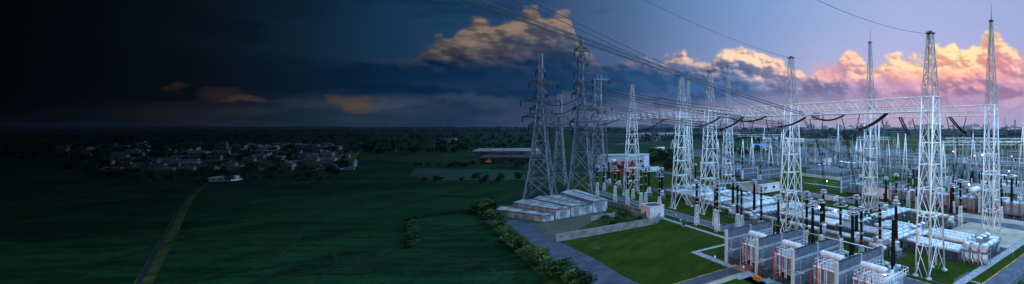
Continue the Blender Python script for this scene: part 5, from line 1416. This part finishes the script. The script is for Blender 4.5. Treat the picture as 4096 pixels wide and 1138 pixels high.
for k,(px,yt,yb,w_,l) in enumerate(((3530,468,528,16,'tiny skyline pylon right of the middle spiked tower'),(3608,474,527,14,'tiny skyline pylon left of the nearest tower'),(3640,488,527,14,'tiny skyline pylon beside the nearest tower, left side'),(3547,487,526,10,'smaller skyline pylon right of the middle spiked tower'),(3002,488,530,14,'tiny skyline pylon left of the slim spiked mast'),(3090,491,530,14,'tiny skyline pylon with wide arms left of the cable tower'),(3128,492,530,12,'tiny skyline pylon touching the cable tower'),(2962,490,530,12,'tiny skyline pylon right of the third spiked tower'),(4026,505,560,10,'thin dark pylon on the plain right of the tallest tower'),(4060,484,556,9,'thin dark spire pylon near the right edge'))):
    pylon(l,px,yt,yb,w_,w_*.3,[(yt+2,w_*.9,w_*.9),(yt+9,w_*.7,w_*.7)] if k<8 else [(yt+8,4,4)],M_dsteel,group='tiny pylons along the skyline',n=5,r=.35 if k<8 else .2)
# ---------------------------------------------------------------- trees
def tree_mesh(seed,h,rx,nl,leaf,trunk=True):
    q=random.Random(seed); lv=MB(); cl=[]
    for k in range(9):
        an=q.uniform(0,2*pi); rr_=q.uniform(.1,.75)*rx; cl.append((rr_*math.cos(an),rr_*math.sin(an),h*q.uniform(.38,.85),q.uniform(.3,.5)*rx))
    for k in range(nl):
        c=cl[k%len(cl)]; u,v=q.uniform(-1,1),q.uniform(0,2*pi); s=math.sqrt(1-u*u); rad=c[3]*q.uniform(.55,1.12)
        p=Vector((c[0]+rad*s*math.cos(v),c[1]+rad*s*math.sin(v),max(.15,c[2]+rad*u*.8)))
        a=Vector((q.uniform(-1,1),q.uniform(-1,1),q.uniform(-.6,.6))).normalized()*leaf*q.uniform(.6,1.3); b=a.orthogonal().normalized()*leaf*q.uniform(.4,.9)
        lv.quad(p-a,p+b,p+a,p-b)
    tk=MB(); tk.tube((0,0,0),(0,0,h*.5),h*.03,6,h*.018)
    for c in cl[:5]: tk.tube((0,0,h*.35),(c[0]*.8,c[1]*.8,c[2]),h*.014,4,h*.005)
    return lv,tk
TP=[]
def mk_tree(name,label,cat,seed,h,rx,nl,leaf,m,group):
    t=thing(name,label,cat,(0,0,-200),0,group); lv,tk=tree_mesh(seed,h,rx,int(nl*1.5),leaf*.8); lv.build('crown',m,t); tk.build('trunk',M_bark,t); return t
def scatter(protos,spots,labels,group,jit=.25,base=1):
    q=random.Random(len(spots)+3)
    used=set()
    for i,(x,y,s) in enumerate(spots):
        p=protos[i%len(protos)]; loc=(x,y,0); sc_=s*q.uniform(1-jit,1+jit)
        if id(p) not in used: used.add(id(p)); p.location=loc; p.rotation_euler=(0,0,q.uniform(0,6)); p.scale=(sc_,)*3; p['label']=labels[i%len(labels)] if callable(labels) is False else labels(i)
        else: dup(p,loc,q.uniform(0,6),labels[i%len(labels)] if callable(labels) is False else labels(i),scale=sc_,group=group)
# hedge bushes along the access road
BP=[mk_tree('bush','b','bush',20+k,2.3,1.6,420,.22,(M_leafA,M_leafB,M_leafC)[k],'bushes along the access road') for k in range(3)]
sp=[]; q=random.Random(5)
line=[(1925,838),(1955,872),(2000,925),(2062,985),(2128,1035),(2195,1078),(2270,1128),(2350,1180)]
for i in range(len(line)-1):
    for k in range(6):
        f=(k+q.uniform(-.2,.2))/6; x=line[i][0]*(1-f)+line[i+1][0]*f; y=line[i][1]*(1-f)+line[i+1][1]*f; p=G(x,y); sp.append((p.x+q.uniform(-1.2,.6),p.y+q.uniform(-1,1),q.uniform(.7,1.15)))
for i in range(9): p=G(1925+q.uniform(-30,40),838+q.uniform(-25,25)); sp.append((p.x,p.y,1.2))
scatter(BP,sp,['dark bush in the hedge row left of the access road','olive yellow bush in the hedge row left of the access road','mid green bush in the hedge row left of the access road'],'bushes along the access road')
BP2=[mk_tree('bush','b','bush',30+k,1.5,1.5,260,.18,(M_leafC,M_leafA)[k],'low bushes in the rough grass') for k in range(2)]
sp=[]
for i in range(26): p=G(q.uniform(2400,2590),q.uniform(850,900)); sp.append((p.x,p.y,q.uniform(.5,1.0)))
scatter(BP2,sp,['low green bush in the rough grass between the sheds and the cube building','low dark bush in the rough grass between the sheds and the cube building'],'low bushes in the rough grass')
BT=[mk_tree('tree','t','tree',40+k,7.5,4.0,620,.42,(M_leafA,M_leafC,M_leafA)[k],'trees beyond the red walled building') for k in range(3)]
sp=[]
for i in range(46): 
    p=G(q.uniform(2585,2705),q.uniform(628,664)); sp.append((p.x,p.y,q.uniform(.6,1.15)))
for i in range(8): p=G(q.uniform(2660,2690),q.uniform(664,700)); sp.append((p.x,p.y,q.uniform(.4,.7)))
for i in range(26): p=G(q.uniform(2860,3120),q.uniform(606,626)); sp.append((p.x,p.y,q.uniform(.6,1.0)))
scatter(BT,sp,['dark tree in the clump beyond the station roads','mid green tree in the clump beyond the station roads','dark broad tree in the clump beyond the station roads'],'trees beyond the red walled building')
BF=[mk_tree('tree','t','tree',50+k,9,5.5,380,.75,M_leafA,'trees dotted over the left plain') for k in range(3)]
sp=[]
for i in range(90):
    x=q.uniform(150,2150); y=q.choice([q.uniform(560,600),q.uniform(600,650),q.uniform(650,700)])
    if 1380<x and y>625: y=q.uniform(575,622)
    if 1200<x<1460 and 600<y<650: continue
    p=G(x,y); sp.append((p.x,p.y,q.uniform(.5,1.0)))
for i in range(30): p=G(1650+q.uniform(0,440),q.choice([q.uniform(718,735),q.uniform(664,676)])); sp.append((p.x,p.y,q.uniform(.22,.5)))
for i in range(60): p=G(q.uniform(350,1420),q.uniform(676,736)); sp.append((p.x,p.y,q.uniform(.25,.5)))
for k in range(12): p=G(1650+q.uniform(-12,14),900+k*8); sp.append((p.x,p.y,q.uniform(.16,.3)))
scatter(BF,sp,['dark tree dotted over the dim left plain'],'trees dotted over the left plain')
# far woodland: bands that nobody could count
def woods(name,bands,leaf,seed,m):
    q=random.Random(seed); g=MB()
    for (x0,x1,y0,y1,n,hh) in bands:
        for i in range(n):
            P=G(q.uniform(x0,x1),q.uniform(y0,y1)); h=hh*q.uniform(.55,1.1); w_=h*q.uniform(.5,.9)
            for k in range(7):
                a=q.uniform(0,6.28); c=P+Vector((math.cos(a)*w_*.6,math.sin(a)*w_*.6,h*q.uniform(.25,.9)))
                u=Vector((q.uniform(-1,1),q.uniform(-1,1),q.uniform(-.3,.3))).normalized()*w_*leaf; v=Vector((q.uniform(-.4,.4),q.uniform(-.4,.4),1)).normalized()*h*leaf
                g.quad(c-u,c+v,c+u,c-v)
    o=g.build(name,m); tag(o,kind='stuff'); return o
woods('woodland',[(-200,2400,514,519,1400,22),(-200,2300,521,530,900,10),(0,2200,535,560,420,6),(0,1400,560,640,260,4.5),(1400,2200,560,615,160,5),(2300,2900,516,530,500,16),(2900,4200,515,522,1100,18),(2900,4200,524,530,700,11),(3700,4200,533,550,400,9),(2500,3500,540,570,260,8),(3100,3700,532,541,400,9)],.42,8,M_tree_far)
# ---------------------------------------------------------------- left village and yards
M_hw=mat('village_wall',(.17,.17,.17),.8,0,.2,.1); M_hr=mat('village_roof',(.07,.08,.09),.7,0,.35,.05)
def house_proto(nm_,lab,L,w_,h,m,mr,group):
    t=thing(nm_,lab,'house',(0,0,0),0,group)
    MB().box((0,0,h/2),(L,w_,h)).build('wall',m,t)
    g=MB(); e=.4; g.v+= [(-L/2-e,-w_/2-e,h),(L/2+e,-w_/2-e,h),(L/2+e,w_/2+e,h),(-L/2-e,w_/2+e,h),(-L/2,0,h*1.45),(L/2,0,h*1.45)]
    g.f+= [[0,1,5,4],[2,3,4,5],[1,2,5],[3,0,4],[0,3,2,1]]; g.build('roof',mr,t)
    for x in (-L*.3,0,L*.3): MB().box((x,-w_/2-.03,h*.5),(L*.12,.08,h*.35)).build('window',M_glass,t)
    return t
gh='village houses on the dim left plain'
HP=[house_proto('house','h',13,8,4.5,M_hw,M_hr,gh),house_proto('house','h',20,9,4,M_hw,mat('village_shed_roof',(.13,.14,.15),.7,0,.3,.05),gh),house_proto('house','h',10,7,6,M_hw,M_hr,gh)]
hl=['low village house with dark gabled roof on the dim left plain','long pale roofed shed of the village on the dim left plain','two storey village house with dark roof on the dim left plain']
sp=[]
for i in range(210):
    f=q.random(); y=q.choice([585,592,600,612,622,632,645,655,668,680])+q.uniform(-3,3); x=q.uniform(180+ (y-580)*2.5,1330+(y-580)*.8)
    p=G(x,y); sp.append((p.x,p.y,x))
used=0
for i,(x,y,_) in enumerate(sp):
    k=i%3; s=q.uniform(.3,.62)*(y/300)**.5
    if i<3: HP[k].location=(x,y,0); HP[k].scale=(s,)*3; HP[k].rotation_euler=(0,0,.5+q.uniform(-.2,.2)); HP[k]['label']=hl[k]
    else: dup(HP[k],(x,y,0),.5+q.uniform(-.25,.25),hl[k],scale=s,group=gh)
def single_house(px,py,L,w_,h,lab,m=M_hw,mr=M_hr,nm_='house',rz=.3,cat='house'):
    t=house_proto(nm_,lab,L,w_,h,m,mr,None); t.location=G(px,py); t.rotation_euler=(0,0,rz)
    if cat: t['category']=cat
single_house(903,724,7.5,5,1.6,'pale flat building at the head of the dry grass track on the left',M_whiteb,M_roofm)
single_house(2030,628,46,12,5,'long pale roofed hall beyond the ponds',M_hw,M_roofm,'hall',0.1,'hall')
single_house(2060,652,40,10,4,'dark open hall behind the yellow excavator',M_roofd,M_roofd,'hall',0.1,'hall')
single_house(1800,574,14,9,6,'small white farmhouse alone on the middle plain',M_whiteb,M_hr)
single_house(3029,563,9,7,5,'small white farmhouse on the plain left of the cable tower',M_white,M_hr)
single_house(3018,560,8,6,4,'smaller white farm shed beside the farmhouse left of the cable tower',M_white,M_redwall)
single_house(2630,600,14,4,2,'low white block in the far field left of the close set towers',M_white,M_white)
for k,(x0,y0,L,lab) in enumerate(((3100,566,60,'long pale roofed works left of the cable tower'),(3180,569,30,'pale roofed works right behind the cable tower'),(3045,600,16,'blue roofed shed among the trees left of the cable tower'),(2640,541,120,'long white roofed works on the plain behind the close set towers'),(4050,524,60,'long white roofed works on the skyline right of the tallest tower'),(3300,524,40,'pale works below the skyline right of the cable tower'))):
    single_house(x0,y0,L,12,4.5,lab,M_whiteb,M_roofm if k!=2 else mat('blue_roof',(.05,.16,.40),.5,0,.1,.3),'factory_hall',0.05,'factory hall')
# excavator
t=thing('excavator','small yellow excavator standing before the dark hall beyond the ponds','excavator',G(1956,655),.4)
MB().box((0,0,1.5),(3.4,2.4,1.3),0,.9).build('body',M_yel,t); cb=MB().box((.6,-.5,2.9),(1.5,1.2,1.5),0,.85).build('cab',M_yel,t); MB().box((.62,-1.1,3.0),(1.0,.04,.9)).build('window',M_glass,cb)
MB().path([(1.4,0,1.9),(3.2,0,4.6),(5.0,0,3.4)],.26,6).build('boom',M_yel,t); MB().path([(5.0,0,3.4),(5.6,0,1.2)],.2,6).build('arm',M_yel,t); MB().box((5.5,0,.8),(1.0,1.1,.9),0,1.2).build('bucket',M_dsteel,t)
for s in (-1,1): MB().path([(-1.6,s,.35),(-1.8,s,.5),(-1.6,s,.85),(1.6,s,.85),(1.8,s,.5),(1.6,s,.35),(-1.6,s,.3)],.3,6).build('track',M_black,t)
# skyline towns
bp=[]
gk='tower blocks along the skyline'
M_ct=[mat('town_wall_%s'%n_,c,.8,0,.15,.05) for n_,c in (('grey',(.30,.29,.32)),('pink',(.42,.30,.30)),('white',(.6,.58,.58)))]
def block_proto(w_,d,h,m,lab):
    t=thing('tower_block',lab,'tower block',(0,0,0),0,gk); MB().box((0,0,h/2),(w_,d,h)).build('wall',m,t)
    g=MB()
    for k in range(int(h/4)): g.box((0,-d/2-.1,2.5+k*4),(w_*.86,.3,1.6))
    g.build('window_band',M_glass,t); MB().box((w_*.1,0,h+1.5),(w_*.3,d*.4,3)).build('roof_house',m,t); return t
cl=['grey tower block among many on the hazy skyline','pinkish tower block among many on the hazy skyline','low white block among many on the hazy skyline']
bp=[block_proto(26,16,36,M_ct[0],cl[0]),block_proto(34,16,26,M_ct[1],cl[1]),block_proto(70,30,14,M_ct[2],cl[2])]
n=0
for i in range(90):
    x=q.uniform(3220,4200) if i<78 else q.uniform(2800,3220); Y=q.uniform(2600,3500); k=i%3; P=Vector(((x-CX)*Y/F,Y,0)); s=q.uniform(.8,1.35)
    if i<3: bp[k].location=P; bp[k].scale=(s,)*3
    else: dup(bp[k],P,q.uniform(-.3,.3),cl[k],scale=(s*q.uniform(.7,1.3),s,s*q.uniform(.7,1.25)),group=gk)
# ---------------------------------------------------------------- fence at the bottom right
t=thing('boundary_fence','teal grey panel fence with spiked posts at the bottom right corner','fence',AB(40,20.2),ANG)
M_fen=mat('fence_panel',(.09,.15,.18),.8,0,.2,.5)
MB().box((35,0,1.1),(70,.15,2.2)).build('panel',M_fen,t)
for k in range(36): MB().tube((k*2,-.1,0),(k*2,-.1,2.9),.06,5).build('post',M_gsteel,t)
sheet('scrub',[(4030,1138),(4096,1098),(4500,1000),(4800,1300),(4200,1500),(3900,1300)],M_scrub,9)
BP3=[mk_tree('bush','b','bush',60+k,1.6,1.3,260,.18,(M_leafC,M_leafA)[k],'bushes behind the boundary fence') for k in range(2)]
sp=[]
for i in range(12): p=AB(64+i*2.2+q.uniform(-1,1),19.2+q.uniform(-1,1)); sp.append((p.x,p.y,q.uniform(.6,1.0)))
scatter(BP3,sp,['green bush behind the boundary fence in the bottom right corner','dark bush behind the boundary fence in the bottom right corner'],'bushes behind the boundary fence')
